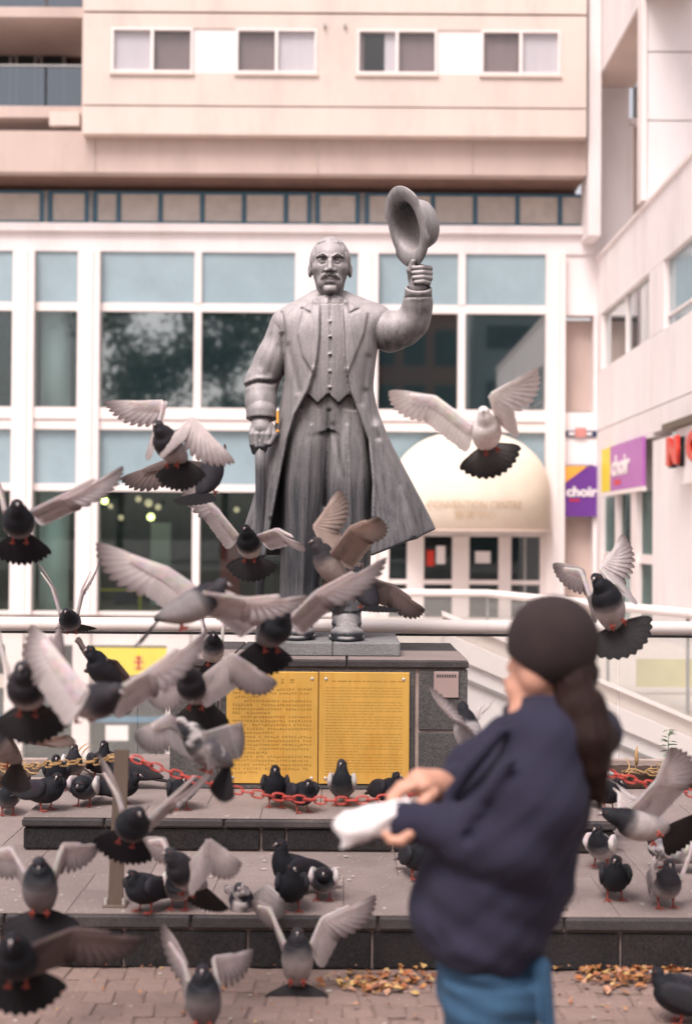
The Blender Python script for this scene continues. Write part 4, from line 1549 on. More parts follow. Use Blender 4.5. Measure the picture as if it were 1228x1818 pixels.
def statue_material():
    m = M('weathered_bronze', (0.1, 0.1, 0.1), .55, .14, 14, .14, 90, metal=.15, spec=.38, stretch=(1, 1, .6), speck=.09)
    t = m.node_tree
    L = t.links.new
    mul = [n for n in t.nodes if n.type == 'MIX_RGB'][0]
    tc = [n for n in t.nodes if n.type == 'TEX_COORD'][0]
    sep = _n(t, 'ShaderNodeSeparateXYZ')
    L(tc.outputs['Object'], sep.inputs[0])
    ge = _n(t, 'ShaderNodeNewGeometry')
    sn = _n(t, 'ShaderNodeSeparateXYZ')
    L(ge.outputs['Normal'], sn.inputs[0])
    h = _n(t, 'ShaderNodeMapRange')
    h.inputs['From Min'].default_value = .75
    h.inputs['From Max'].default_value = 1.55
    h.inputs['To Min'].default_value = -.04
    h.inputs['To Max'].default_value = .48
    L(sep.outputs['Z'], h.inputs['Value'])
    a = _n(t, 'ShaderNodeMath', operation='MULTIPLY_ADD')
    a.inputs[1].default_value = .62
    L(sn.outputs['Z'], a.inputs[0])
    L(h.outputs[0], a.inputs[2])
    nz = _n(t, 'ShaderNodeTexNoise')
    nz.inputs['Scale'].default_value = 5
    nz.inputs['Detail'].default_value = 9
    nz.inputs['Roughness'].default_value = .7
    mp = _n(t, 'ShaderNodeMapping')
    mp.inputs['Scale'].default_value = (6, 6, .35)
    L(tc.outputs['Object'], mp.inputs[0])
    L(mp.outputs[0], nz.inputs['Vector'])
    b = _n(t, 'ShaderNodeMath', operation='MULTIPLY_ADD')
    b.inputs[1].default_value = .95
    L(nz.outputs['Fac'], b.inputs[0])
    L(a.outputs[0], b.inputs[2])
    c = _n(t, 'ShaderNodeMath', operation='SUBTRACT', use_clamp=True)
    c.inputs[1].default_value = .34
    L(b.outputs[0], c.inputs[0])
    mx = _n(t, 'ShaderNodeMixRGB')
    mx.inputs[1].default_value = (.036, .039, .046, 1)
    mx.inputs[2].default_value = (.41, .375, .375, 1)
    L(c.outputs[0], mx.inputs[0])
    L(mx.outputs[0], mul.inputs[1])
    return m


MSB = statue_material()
MDB = M('dark_bronze', (.085, .078, .080), .55, .2, 20, .1, 90, metal=.15, spec=.3)


def polysd(X, Z, poly):
    d = None
    n = len(poly)
    s = None
    for i in range(n):
        ax, az = poly[i]
        bx2, bz = poly[(i + 1) % n]
        ex, ez = bx2 - ax, bz - az
        wx, wz = X - ax, Z - az
        t = np.clip((wx * ex + wz * ez) / max(1e-9, ex * ex + ez * ez), 0, 1)
        dd = (wx - ex * t) ** 2 + (wz - ez * t) ** 2
        d = dd if d is None else np.minimum(d, dd)
        c1 = (Z >= az); c2 = (Z < bz); c3 = (ex * wz > ez * wx)
        flip = (c1 & c2 & c3) | (~c1 & ~c2 & ~c3)
        s = np.where(flip, -1.0, 1.0) if s is None else np.where(flip, -s, s)
    return np.sqrt(d) * s


def polyd(X, Z, pts):
    d = None
    for (ax, az), (bx2, bz) in zip(pts[:-1], pts[1:]):
        ex, ez = bx2 - ax, bz - az
        wx, wz = X - ax, Z - az
        t = np.clip((wx * ex + wz * ez) / max(1e-9, ex * ex + ez * ez), 0, 1)
        dd = np.sqrt((wx - ex * t) ** 2 + (wz - ez * t) ** 2)
        d = dd if d is None else np.minimum(d, dd)
    return d


def relief(F, poly, h, y0=-1e3, y1=0, soft=1.8):
    pl_ = [(QX(a), PZ(b)) for a, b in poly]
    xs = [p[0] for p in pl_]; zs = [p[1] for p in pl_]

    def fn(X, Y, Z):
        return -h * sstep(soft, -soft, polysd(X, Z, pl_)) * sstep(y1 + 6, y1 - 6, Y)
    F.op(fn, (min(xs), y0 if y0 > -900 else F.lo[1], min(zs)), (max(xs), y1, max(zs)), 2, 'd')


def groove(F, pts, h, wd, y1=0, y0=None):
    pl_ = [(QX(a), PZ(b)) for a, b in pts]
    xs = [p[0] for p in pl_]; zs = [p[1] for p in pl_]

    def fn(X, Y, Z):
        return h * np.exp(-(polyd(X, Z, pl_) / wd) ** 2) * sstep(y1 + 4, y1 - 4, Y)
    F.op(fn, (min(xs), F.lo[1] if y0 is None else y0, min(zs)), (max(xs), y1, max(zs)), wd * 2, 'd')


def make_figure():
    F = Field((QX(418), -135, PZ(1140)), (QX(782), 120, PZ(500)), 2.0)
    # coat
    tab = [(545, 586, 62, 2, 34), (560, 585, 86, 2, 44), (590, 583, 90, 2, 53), (640, 581, 84, 1, 56), (690, 580, 80, 0, 54), (730, 581, 86, 0, 56), (780, 583, 102, 2, 62),
           (850, 590, 128, 5, 76), (910, 597, 150, 8, 90), (955, 601, 166, 10, 100), (990, 602, 170, 10, 104)]

    def fold(th, Z, x, y):
        k = np.clip((PZ(690) - Z) / 260, 0, 1)
        return -k * (6.0 * np.sin(th * 4 + 0.6 + .003 * Z) + 3.2 * np.sin(th * 7 + 1.9 - .003 * Z))
    F.loft([(PZ(a), QX(b), c, d, e) for a, b, c, d, e in tab], 0, 'u', fold, 2.5)
    # hem: right tail swings up to the right, left tail hangs
    F.op(lambda X, Y, Z: (Z - np.where(X > 60, PZ(990) + (X - 60) * .40, PZ(990))) + 0 * Y, (QX(418), -135, PZ(1000)), (QX(782), 120, PZ(925)), 3, 's')
    # hollow under the coat
    inn = [(PZ(a), QX(b), max(4, c - 11), d, e - 11) for a, b, c, d, e in tab if a >= 690]
    inn[0] = (inn[0][0], inn[0][1], 8, 0, 8)
    inn.insert(0, (PZ(1000), QX(602), 160, 10, 94))
    F.loft(inn, 4, 's', fold, 2.5)
    # front opening
    zl = [545, 560, 607, 660, 700, 743, 786, 863, 920, 1000]
    xl_ = [566, 565, 565, 559, 546, 523, 510, 496, 486, 474]
    xr_ = [603, 607, 611, 612, 620, 636, 652, 659, 657, 656]
    za = np.array([PZ(a) for a in zl][::-1]); la = np.array([QX(a) for a in xl_][::-1]); ra = np.array([QX(a) for a in xr_][::-1])

    def opening(X, Y, Z):
        z = Z.ravel()
        l = np.interp(z, za, la)[None, None, :]; r = np.interp(z, za, ra)[None, None, :]
        d = np.maximum(l - X, X - r)
        return np.maximum(d, Y + 12).astype(np.float32)
    F.op(opening, (QX(470), -135, PZ(1000)), (QX(662), -10, PZ(548)), 3, 's')
    # waistcoat and trousers
    vcut = lambda X, Y, Z: (PZ(706) - np.clip(16 - np.abs(np.abs(X - QX(581)) - 18), 0, 16)) - Z + 0 * Y
    F.loft([(PZ(545), QX(585), 40, -2, 36), (PZ(600), QX(584), 56, -2, 47), (PZ(660), QX(582), 60, -2, 49), (PZ(705), QX(582), 60, -2, 48), (PZ(726), QX(582), 60, -2, 47)], 1.5, 'u', None, 2.3, vcut)
    F.loft([(PZ(770), QX(580), 66, 2, 38), (PZ(735), QX(581), 62, 1, 40), (PZ(690), QX(582), 54, 0, 38)], 6)

    def leg(pts, ph):
        T = [(PZ(a), QX(b), c, d, e) for a, b, c, d, e in pts]

        def fl(th, Z, x, y):
            return -(1.8 * np.sin(th * 3 + Z * .008 + ph) + .7 * np.sin(th * 7 - Z * .006 + 2 * ph))
        F.loft(T, 8, 'u', fl)
    leg([(735, 553, 38, 2, 34), (790, 547, 42, 0, 40), (860, 541, 43, 0, 42), (950, 537, 40, 1, 42), (1040, 533, 36, 2, 40), (1098, 532, 36, 0, 42)], 0)
    leg([(735, 609, 38, 1, 34), (790, 614, 41, -3, 41), (860, 618, 42, -9, 44), (950, 619, 39, -14, 42), (1030, 617, 37, -14, 40), (1084, 617, 39, -16, 42)], 1.3)
    # crease of the trousers
    groove(F, [(583, 735), (581, 800), (577, 900)], 5, 4, -10)
    groove(F, [(552, 760), (546, 900), (538, 1080)], -2.0, 3, -10)
    groove(F, [(616, 760), (622, 900), (618, 1070)], -2.0, 3, -10)
    groove(F, [(590, 760), (606, 850), (600, 980)], 3, 5, -10)
    # shoulders
    F.cone(sp3(562, 4, 532), sp3(508, 3, 577), 19, 31, 16)
    F.cone(sp3(605, 4, 533), sp3(662, 2, 572), 18, 34, 18)
    F.path([sp3(556, -14, 540), sp3(553, 8, 530), sp3(566, 32, 524), sp3(583, 38, 522), sp3(600, 32, 524), sp3(613, 8, 530), sp3(610, -14, 540)], [6, 8, 8, 8, 8, 8, 6], 6)
    # lapels, notches, seams
    relief(F, [(560, 530), (546, 545), (535, 558), (527, 600), (536, 640), (556, 672), (562, 640), (566, 600), (566, 550)], 3.6, y1=-14)
    relief(F, [(606, 530), (622, 545), (650, 560), (643, 600), (626, 645), (614, 674), (611, 640), (610, 600), (606, 550)], 3.6, y1=-14)
    groove(F, [(533, 553), (548, 563)], 4, 1.8, -14)
    groove(F, [(636, 553), (619, 563)], 4, 1.8, -14)
    groove(F, [(548, 563), (551, 540)], 2.5, 1.8, -14)
    groove(F, [(619, 563), (616, 540)], 2.5, 1.8, -14)
    groove(F, [(497, 560), (503, 600), (500, 680)], 4, 3.5, 20)
    groove(F, [(584, 548), (584, 712)], 1.6, 1.5, -20)
    groove(F, [(556, 660), (543, 700), (520, 743), (507, 786), (493, 863), (483, 920)], -2.6, 3.2, -10)
    groove(F, [(615, 662), (624, 700), (640, 743), (656, 786), (663, 863), (661, 920)], -2.6, 3.2, -10)
    groove(F, [(646, 700), (668, 780)], 2.5, 6, -10)
    groove(F, [(668, 760), (715, 860), (735, 950)], -5, 9, -10)
    groove(F, [(510, 620), (530, 700)], 2.2, 6, -14)
    groove(F, [(650, 640), (640, 720)], 2.2, 6, -14)
    for b in (578, 605, 636, 666, 694):
        F.ell(sp3(584, -51 if b > 590 else -44, b), (2.6, 3.4, 2.6), 1)
    # shoes
    for cx_, y0_, top in ((531, -10, 1098), (616, -24, 1092)):
        F.path([sp3(cx_, 26 + y0_, 1114), sp3(cx_, -14 + y0_, 1112), sp3(cx_ + 1, -58 + y0_, 1117)], [19, 23, 19], 6)
        F.cone(sp3(cx_, 10 + y0_, 1096), sp3(cx_, -12 + y0_, 1104), 26, 25, 8)
        F.ell(sp3(cx_ + 1, -62 + y0_, 1119), (29, 26, 15), 8)
        F.op(lambda X, Y, Z, c=cx_, y=y0_: np.maximum(np.sqrt(((X - QX(c)) / 1.0) ** 2 + ((Y + 20 - y) / 2.35) ** 2) - 31, np.abs(Z - 3.5) - 3.5).astype(np.float32), (QX(cx_ - 34), -110 + y0_, 0), (QX(cx_ + 34), 70 + y0_, 8), 2)
        groove(F, [(cx_ - 30, 1111), (cx_, 1106), (cx_ + 30, 1111)], 2, 2, -30)
    F.op(lambda X, Y, Z: (Z - 0.3) + 0 * X + 0 * Y, (QX(440), -130, -10), (QX(700), 100, 1), 0, 's')
    # worn cast surface: gentle unevenness
    def uneven(X, Y, Z):
        return (.55 * np.sin(X * .17 + Z * .05) * np.sin(Y * .19 + Z * .043) + .45 * np.sin(X * .09 - Z * .13)).astype(np.float32) * .9 + 0 * Y
    pass
    return F.mesh('figure', lambda V: V / KS, 1)


def make_sleeves():
    F = Field((QX(420), -70, PZ(770)), (QX(560), 60, PZ(525)), 1.8)
    # hanging arm (his right)
    F.path([sp3(506, 3, 582), sp3(484, 5, 640), sp3(463, 4, 678)], [31, 30.5, 31], 16)
    F.path([sp3(461, 2, 690), sp3(462, -10, 718), sp3(464, -22, 746)], [29.5, 27.5, 26], 5)
    F.cone(sp3(464, -22, 738), sp3(464, -23, 745), 26.6, 27.2, 1)
    F.op(lambda X, Y, Z: (Z - PZ(749) + .12 * (Y + 22) + 0 * X).astype(np.float32), (QX(430), -60, PZ(790)), (QX(496), 20, PZ(749)), 1, 's')
    F.cone(sp3(464, -22, 740), sp3(465, -26, 780), 20, 22, 1, 's')
    groove(F, [(432, 690), (455, 684), (480, 685), (494, 680)], 4.0, 3.5, 10)
    groove(F, [(432, 683), (455, 676), (480, 677)], -2.0, 4, 10)
    groove(F, [(499, 690), (502, 640), (499, 600)], 5, 4, 30)
    groove(F, [(478, 600), (462, 655)], 1.4, 5, 10)
    groove(F, [(492, 620), (478, 665)], 1.4, 5, 10)
    left = F.mesh('sleeve', lambda V: V / KS, 1)
    F = Field((QX(620), -75, PZ(660)), (QX(780), 60, PZ(500)), 1.8)
    # raised arm (his left): one smooth bent sleeve
    F.path([sp3(664, 2, 578), sp3(690, -3, 590), sp3(714, -8, 584), sp3(731, -13, 572), sp3(736, -18, 555), sp3(738, -25, 539), sp3(738, -32, 522)], [35, 33, 29, 25, 23, 22, 22], 14)
    F.path([sp3(738, -31.5, 530), sp3(738, -33.5, 520)], [23.4, 24], 1)
    F.op(lambda X, Y, Z: (PZ(514) + .55 * (Y + 33) - Z + 0 * X).astype(np.float32), (QX(700), -75, PZ(524)), (QX(775), 10, PZ(480)), 1.5, 's')
    F.cone(sp3(738, -31, 530), sp3(738, -34, 490), 18.5, 20.5, 1, 's')
    groove(F, [(716, 534), (738, 536), (760, 532)], 2, 2, 20)
    groove(F, [(690, 560), (705, 590), (700, 618)], 1.5, 6, 10)
    groove(F, [(716, 615), (738, 588), (748, 560)], 1.4, 5, 10)
    return left, F.mesh('sleeve', lambda V: V / KS, 1)


def make_head():
    cx_ = QX(582.5)
    F = Field((QX(530), -66, PZ(566)), (QX(636), 66, PZ(408)), 1.0)
    F.ell((cx_, 7, PZ(462)), (34, 43, 40.5), 0)
    rows = [(437, 18, -2, 24), (446, 28.5, -3, 37), (458, 32.5, -4, 38.5), (470, 32.5, -5, 38), (483, 31.5, -6, 37.5), (495, 28.5, -7, 36.5), (506, 24.5, -8, 34.5), (516, 18.5, -11, 30), (522, 13.5, -13, 25), (528, 7, -15, 14)]
    F.loft([(PZ(a), cx_, b, c, d) for a, b, c, d in rows], 8, 'u', None, 2.2)
    F.cone((cx_, 2, PZ(508)), (cx_, 4, PZ(556)), 23, 25, 8)
    e = lambda dx, y, py: (cx_ + dx, y, PZ(py))
    for s in (-1, 1):
        F.ell(e(s * 14.2, -42, 467), (8.6, 7.0, 4.6), 7, 's')
        F.path([e(s * 6, -42.0, 462.5), e(s * 13, -42.2, 459.8), e(s * 23, -35.5, 462.5)], [1.8, 2.1, 1.5], 4)
        F.ell(e(s * 14.2, -33.0, 467.6), (7.6, 6.0, 4.8), 1.5)
        F.path([e(s * 7.2, -37.0, 468.2), e(s * 13.6, -39.6, 464.6), e(s * 22, -35.0, 467.6)], [.9, 1.2, .9], .6)
        F.path([e(s * 8, -37.0, 469.6), e(s * 14, -38.4, 471.6), e(s * 21, -35.0, 469.6)], [.7, .9, .7], .6)
        F.ell(e(s * 14.0, -39.3, 468), (2.0, .9, 2.0), .5, 's')
        F.path([e(s * 8, -39, 473.5), e(s * 15, -38.5, 475.5), e(s * 20, -36, 474)], [1.0, 1.2, .8], 2.5, 's')
        F.ell(e(s * 19.5, -26, 480), (10, 9, 7), 9)
        F.ell(e(s * 5.8, -42.5, 486.3), (4.0, 5.0, 3.2), 2.0)
        F.ell(e(s * 3.0, -47.5, 489.0), (1.6, 2.6, 1.3), .8, 's')
        F.cone(e(s * 10, -40.5, 488), e(s * 17, -34.5, 501), .8, .8, 3.5, 's')
        F.ell(e(s * 13.5, -29.5, 506), (8, 8, 8), 8)
        F.cone(e(s * 27, -19, 490), e(s * 22, -21, 504), 3, 3, 9, 's')
    F.path([e(0, -38.5, 462), e(.4, -42.0, 471), e(.8, -47.2, 483)], [2.7, 3.1, 4.2], 4)
    F.ell(e(.8, -47.0, 485.0), (4.6, 4.8, 3.8), 2)
    F.cone(e(.5, -41, 491), e(.5, -41, 494), 1.2, 1.2, 2, 's')
    F.ell(e(.5, -38.2, 497), (15, 4, 5), 5)
    F.path([e(-11, -38.2, 502.4), e(-4, -42.2, 501.4), e(.5, -42.0, 501.8), e(5, -42.2, 501.4), e(12, -38.2, 502.4)], [.4, .6, .6, .6, .4], .8, 's')
    F.ell(e(.5, -38.6, 504.8), (7.5, 4.0, 2.3), 2)
    F.cone(e(-6, -40.2, 511), e(7, -40.2, 511), 1.6, 1.6, 5, 's')
    F.ell(e(.5, -35.5, 518), (10.5, 8, 6.5), 5)

    def hair(X, Y, Z):
        ax = np.abs(X - cx_)
        line = PZ(432) - 5 * sstep(4, 20, ax) - 11 * sstep(18, 26, ax) - 24 * sstep(26.5, 31, ax) - 22 * sstep(0, 20, Y)
        k = sstep(-6.0, 6.0, Z - line)
        strands = .5 * np.sin(X * .55 + Y * .30 + 1.5 * np.sin(Y * .10)) + .3 * np.sin(X * .9 - Y * .5)
        return (-k * (1.5 + strands * .8)).astype(np.float32)
    F.op(hair, (QX(540), -60, PZ(488)), (QX(626), 60, PZ(412)), 2, 'd')
    for s in (-1, 1):
        F.ell(e(s * 35.5, 2, 479), (4.2, 8, 12), 2)
        F.ell(e(s * 39.4, -4, 477), (2.4, 4.5, 7.0), 1.5, 's')
    F.path([e(-25, -13, 438), e(-15, -21, 434.5), e(-2, -24, 431.5), e(6, -21, 429)], [.8, 1.6, 1.6, .8], 2, 's')
    # stand collar with turned-down wings
    F.loft([(PZ(560), cx_, 35, 1, 38), (PZ(540), cx_, 32.5, 1, 37), (PZ(526), cx_, 29, 2, 32)], 1)
    relief(F, [(556, 528), (580, 531), (580, 541), (576, 548), (566, 549), (560, 544)], 2.0, y1=-12, soft=1.5)
    relief(F, [(609, 528), (587, 531), (587, 541), (591, 548), (601, 549), (606, 544)], 2.0, y1=-12, soft=1.5)
    groove(F, [(583.5, 528), (583.5, 548)], 2.2, 1.3, -12)

    def xf(V):
        V = V.copy()
        z0 = PZ(545)
        V[:, 2] = np.where(V[:, 2] > z0, z0 + (V[:, 2] - z0) * 1.035, V[:, 2])
        V[:, 2] -= 4.0
        return V / KS
    head = F.mesh('head', xf, 1)
    B = Field((QX(550), -56, PZ(475)), (QX(616), -20, PZ(450)), .8)
    for s in (-1, 1):
        B.path([e(s * 5, -43.2, 462.8), e(s * 13, -43.6, 459.2), e(s * 24, -36.2, 462.2)], [1.1, 1.9, .8], .5)
    G = Field((QX(555), -56, PZ(515)), (QX(612), -20, PZ(485)), .8)
    for s in (-1, 1):
        G.path([e(.5 + s * .8, -44.2, 493.5), e(.5 + s * 7, -43.0, 495.3), e(.5 + s * 13, -38.8, 499.0), e(.5 + s * 19.5, -33.5, 504.0)], [2.4, 3.6, 3.2, 1.1], 1.0)
    G.op(lambda X, Y, Z: (.45 * np.sin((X - cx_) * 1.6 + np.sign(X - cx_) * Z * .9)).astype(np.float32) + 0 * Y, G.lo, G.lo + (G.n - 1) * G.res, 0, 'd')
    return head, G.mesh('moustache', xf, 1), B.mesh('eyebrows', xf, 1)


def hand_mesh(name, palm, fingers, thumb, wrist, res, k=2.0):
    pts = [p for f in fingers for p in f[0]] + list(palm[0]) + [p for p in thumb[0]] + [wrist[0], wrist[1]]
    lo = np.min(np.array(pts), 0) - 16
    hi = np.max(np.array(pts), 0) + 16
    F = Field(lo, hi, res)
    F.path(palm[0], palm[1], 4)
    if len(palm) > 2:
        for p, r in palm[2]: F.ell(p, r, 5)
    F.cone(wrist[0], wrist[1], wrist[2], wrist[3], 5)
    for f, r in fingers: F.path(f, r, .8 if k < 1 else 1.2)
    F.path(thumb[0], thumb[1], 1.5)
    return F


st_root = thing('statue', 'weathered bronze statue of a moustached man in a long coat raising his hat', 'statue', SO)
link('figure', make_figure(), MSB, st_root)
for me_ in make_sleeves():
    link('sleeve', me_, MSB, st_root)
_h, _m, _b = make_head()
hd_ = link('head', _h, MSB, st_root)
link('moustache', _m, MDB, hd_)
link('eyebrows', _b, MDB, hd_)
# hand closed over the knob of the cane
fing = []
for i, (dx, l) in enumerate(((-15, 0), (-5, 3), (6, 3), (16, -1))):
    fing.append(([sp3(464 + dx * .85, -40, 764), sp3(463 + dx * .92, -50, 778), sp3(462 + dx * .78, -53, 795 + l), sp3(461 + dx * .55, -47, 808 + l)], [6.0, 5.8, 5.2, 4.2]))
F = hand_mesh('hand', ([sp3(464, -26, 748), sp3(464, -36, 768)], [16, 17], [(sp3(464, -37, 768), (19, 13, 17))]), fing,
              ([sp3(480, -34, 762), sp3(487, -44, 778), sp3(480, -54, 794)], [7.5, 6.5, 5.2]), (sp3(464, -20, 742), sp3(464, -26, 756), 17, 17), 1.4)
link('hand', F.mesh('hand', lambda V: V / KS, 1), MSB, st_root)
# hand gripping the brim
fing = []
for i, z in enumerate((477, 485.5, 494, 502)):
    w0 = 0 if i < 3 else 3
    fing.append(([sp3(755 - w0, -30, z + 3), sp3(757 - w0, -44, z), sp3(745, -52, z), sp3(729 + w0, -49, z + .5)], [5.6, 5.4, 5.0, 4.2]))
F = hand_mesh('hand', ([sp3(738, -33, 508), sp3(741, -32, 484)], [16, 17], [(sp3(741, -32, 488), (18, 11, 19))]), fing,
              ([sp3(727, -34, 496), sp3(723, -42, 480), sp3(728, -47, 466)], [7.2, 6.4, 5.0]), (sp3(737, -30, 530), sp3(738, -33, 500), 14.5, 15), 1.3)
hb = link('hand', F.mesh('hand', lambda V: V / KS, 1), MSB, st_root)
hb.location = (0, 0, -7 / KS)
# cane
m = MB()
m.tube([Vector(sp3(463, -46, 786)) / KS, Vector(sp3(464, -47, 840)) / KS, Vector(sp3(465, -50, 960)) / KS, Vector(sp3(466, -52, 1131)) / KS], [10 / KS, 8.8 / KS, 7.6 / KS, 6 / KS], 12)
m.build('cane', MSB, st_root, True)
# hat
prof = [(67, 1.6), (56, 2.2), (47, 4.5), (43.5, 9), (42.5, 20), (41.5, 34), (37.5, 46), (30, 53), (18, 55.5), (7, 53), (.6, 51.5), (.6, 47), (8, 49), (18, 51), (28, 48.5), (35, 41), (38, 31), (39, 16), (40, 6), (45, .5), (56, -2), (67, -1.8), (68.2, -.1)]
ax_h = Vector((.83, .47, .26)).normalized()
e1 = (Vector((.26, 0, -1)) - ax_h * Vector((.26, 0, -1)).dot(ax_h)).normalized()     # towards the hand
e2 = ax_h.cross(e1)
hc = Vector(sp3(714, -40, 411))
rings = []
for r, h in prof:
    ring = []
    for j in range(48):
        a = 2 * math.pi * j / 48
        c, s = math.cos(a), math.sin(a)
        br = max(0, (r - 45) / 22)
        hh = h + br * (5.5 * (s * s) - 2.0 * c * c)
        dent = max(0, 1 - abs(s) * 2.2) * max(0, (h - 44) / 12) * 6 * (1 - br)
        rr2 = r * (1.0 + .05 * abs(c)) * (1 - .02 * math.sin(3 * a)) * (.90 if abs(s) > .9 and r > 45 else 1)
        ring.append((hc + ax_h * (hh - dent) + e1 * (c * rr2 * 1.0) + e2 * (s * rr2 * .93)) / KS)
    rings.append(ring)
m = MB()
m.rings(rings, False, False)
n = 48
o0 = 0
m.f += [tuple((len(rings) - 1) * n + j if q == 0 else ((len(rings) - 1) * n + (j + 1) % n if q == 1 else ((j + 1) % n if q == 2 else j)) for q in range(4)) for j in range(n)]
hat = m.build('hat', MSB, st_root, True)
m = MB()
m.rings([[(hc + ax_h * h + e1 * (math.cos(2 * math.pi * j / 48) * r * 1.04) + e2 * (math.sin(2 * math.pi * j / 48) * r * .95)) / KS for j in range(48)] for r, h in ((44.2, 8.5), (44.8, 9.5), (44.2, 20), (43.4, 20.8))], False, False)
bnd = m.build('hat_band', MSB, hat, True)
# little orange tags wedged between arm and coat
for i, (py, h) in enumerate(((746, 22), (770, 5))):
    o = box('orange_scrap', MT['orange'], st_root, (QX(491)) / KS, QX(495.5) / KS, -44 / KS, -38 / KS, (PZ(py) - h / 2) / KS, (PZ(py) + h / 2) / KS, .002)
# ------------------------------------------------------------------ the woman feeding the birds (modelled in photograph pixels at her distance)
YW = 3.4
KW = 2525 / YW
WX = lambda px: px - 900.0
WZ = lambda py: 2153.0 - py
MT['skin'] = M('skin', (0.58, 0.30, 0.215), .5, .08, 8, .05, 120)
MT['hair'] = M('dark_brown_hair', (0.020, 0.010, 0.0085), .5, .35, 6, .3, 40, stretch=(14, 14, .6), spec=.12)
MT['hoodie'] = M('navy_fleece', (0.021, 0.019, 0.040), .95, .12, 8, .25, 220)
MT['beanie'] = M('brown_black_knit', (0.030, 0.018, 0.019), .95, .18, 14, .4, 160)
MT['jeans'] = M('blue_denim', (0.030, 0.078, 0.145), .9, .18, 9, .3, 200, stain=.35, stain_col=(.065, .135, .21), stain_scale=7)
MT['shoe'] = M('black_shoe', (0.03, 0.03, 0.032), .6, .1, 6, .1, 40)
MT['paper'] = M('white_paper_bag', (0.82, 0.76, 0.76), .8, .04, 8, .15, 60)


def wp(px, y, py): return (WX(px), y, WZ(py))


def wl(V):
    return V / KW


wr = thing('person', 'woman in a navy hoodie, dark knit cap and jeans holding a white paper bag', 'person', (fx(900, YW), YW, 0))
# body: one continuous figure
F = Field((WX(690), -170, -2), (WX(1110), 190, WZ(1050)), 5.0)
F.ell(wp(982, 0, 1142), (72, 84, 76), 0)
F.ell(wp(952, 28, 1185), (44, 56, 58), 20)
F.ell(wp(931, 26, 1222), (32, 38, 24), 16)
F.ell(wp(950, -34, 1196), (30, 30, 34), 16)
F.cone(wp(924, 66, 1172), wp(916, 78, 1190), 7, 9, 10)
F.ell(wp(908, 48, 1212), (10, 12, 6), 5)
F.cone(wp(985, 4, 1210), wp(975, 4, 1275), 46, 50, 20)
F.path([wp(965, 5, 1290), wp(925, 5, 1400), wp(905, 5, 1520), wp(875, 5, 1660)], [66, 80, 80, 70], 30)
F.path([wp(960, -80, 1305), wp(912, -112, 1472), wp(762, -66, 1446)], [40, 34, 25], 25)
F.path([wp(925, 80, 1335), wp(826, 92, 1412), wp(792, 26, 1398)], [32, 30, 24], 20)
for s in (-1, 1):
    F.path([wp(872, 5 + s * 52, 1680), wp(884, s * 56, 1905), wp(892, s * 56, 2105)], [52, 40, 32], 20)
    F.path([wp(895, s * 58, 2115), wp(820, s * 62, 2135)], [34, 24], 10)
body = F.mesh('body', wl, 1)
# hands in finer detail
def fin(a): return [wp(*q) for q in a]


parts = [body]
F = Field((WX(670), -60, WZ(1460)), (WX(815), 70, WZ(1350)), 2.2)
F.cone(wp(800, 30, 1400), wp(776, 14, 1392), 25, 24, 4)
F.path(fin([(778, 16, 1392), (748, 2, 1386)]), [25, 24], 8)
F.ell(wp(752, 2, 1390), (28, 34, 20), 8)
for (y, dz, L) in ((-24, 4, .9), (-8, 0, 1.0), (8, 2, 1.0), (22, 6, .85)):
    F.path([wp(738, y, 1384 + dz), wp(714, y - 2, 1392 + dz), wp(697, y - 4, 1410 + dz), wp(690 + 4, y - 4, 1410 + dz + 18 * L)], [9.5, 9, 8, 6.5], 2)
F.path(fin([(770, -18, 1402), (745, -30, 1424), (716, -28, 1432)]), [12, 10, 7.5], 4)
parts.append(F.mesh('right', wl, 1))
F = Field((WX(620), -140, WZ(1540)), (WX(790), 0, WZ(1415)), 2.2)
F.cone(wp(776, -68, 1447), wp(737, -66, 1446), 25, 23, 4)
F.path(fin([(742, -66, 1446), (724, -68, 1452)]), [22, 20], 8)
F.ell(wp(724, -72, 1454), (20, 26, 18), 8)
for (y_, L) in ((-100, .92), (-83, 1.0), (-66, 1.0), (-49, .85)):
    F.path([wp(726, y_, 1456), wp(712, y_, 1468), wp(698 - 4 * L, y_ + 2, 1468), wp(690 - 6 * L, y_ + 4, 1458)], [9.5, 9, 8, 6.5], 2)
F.path(fin([(716, -42, 1446), (694, -28, 1444), (672, -26, 1450)]), [12, 10, 8], 4)
parts.append(F.mesh('left', wl, 1))
link('body', join_meshes('body', parts), MT['skin'], wr, True)

# hoodie
F = Field((WX(690), -260, WZ(1735)), (WX(1130), 200, WZ(1200)), 4.0)
tab = [(1232, 985, 62, 0, 66), (1262, 990, 76, 0, 90), (1300, 978, 96, 4, 118), (1350, 954, 116, 6, 136), (1420, 920, 130, 6, 142), (1500, 898, 132, 4, 146), (1570, 877, 139, 4, 148), (1612, 866, 138, 4, 148),
       (1650, 859, 122, 4, 142), (1692, 858, 91, 4, 132), (1706, 860, 88, 4, 128)]


def hfold(th, Z, x, y):
    k = np.clip((WZ(1480) - Z) / 120, 0.15, 1)
    return k * (3.2 * np.sin(Z * .060 + 1.5 * np.sin(th * 2) + .02 * x) + 2 * np.sin(Z * .11 + 3 * th + .03 * x)) + 1.2 * np.sin(th * 6 + Z * .02)


F.loft([(WZ(a), WX(b), c, d, e) for a, b, c, d, e in tab], 0, 'u', hfold)
# near sleeve, bulky, resting bent
F.path([wp(958, -84, 1308), wp(940, -112, 1395), wp(910, -120, 1472)], [76, 78, 66], 30)
F.path([wp(910, -120, 1472), wp(835, -104, 1464), wp(768, -78, 1444)], [66, 54, 38], 18)
F.path([wp(766, -78, 1443), wp(728, -68, 1440)], [35, 31], 8)
F.path([wp(736, -70, 1440), wp(716, -66, 1439)], [35, 34], 3)
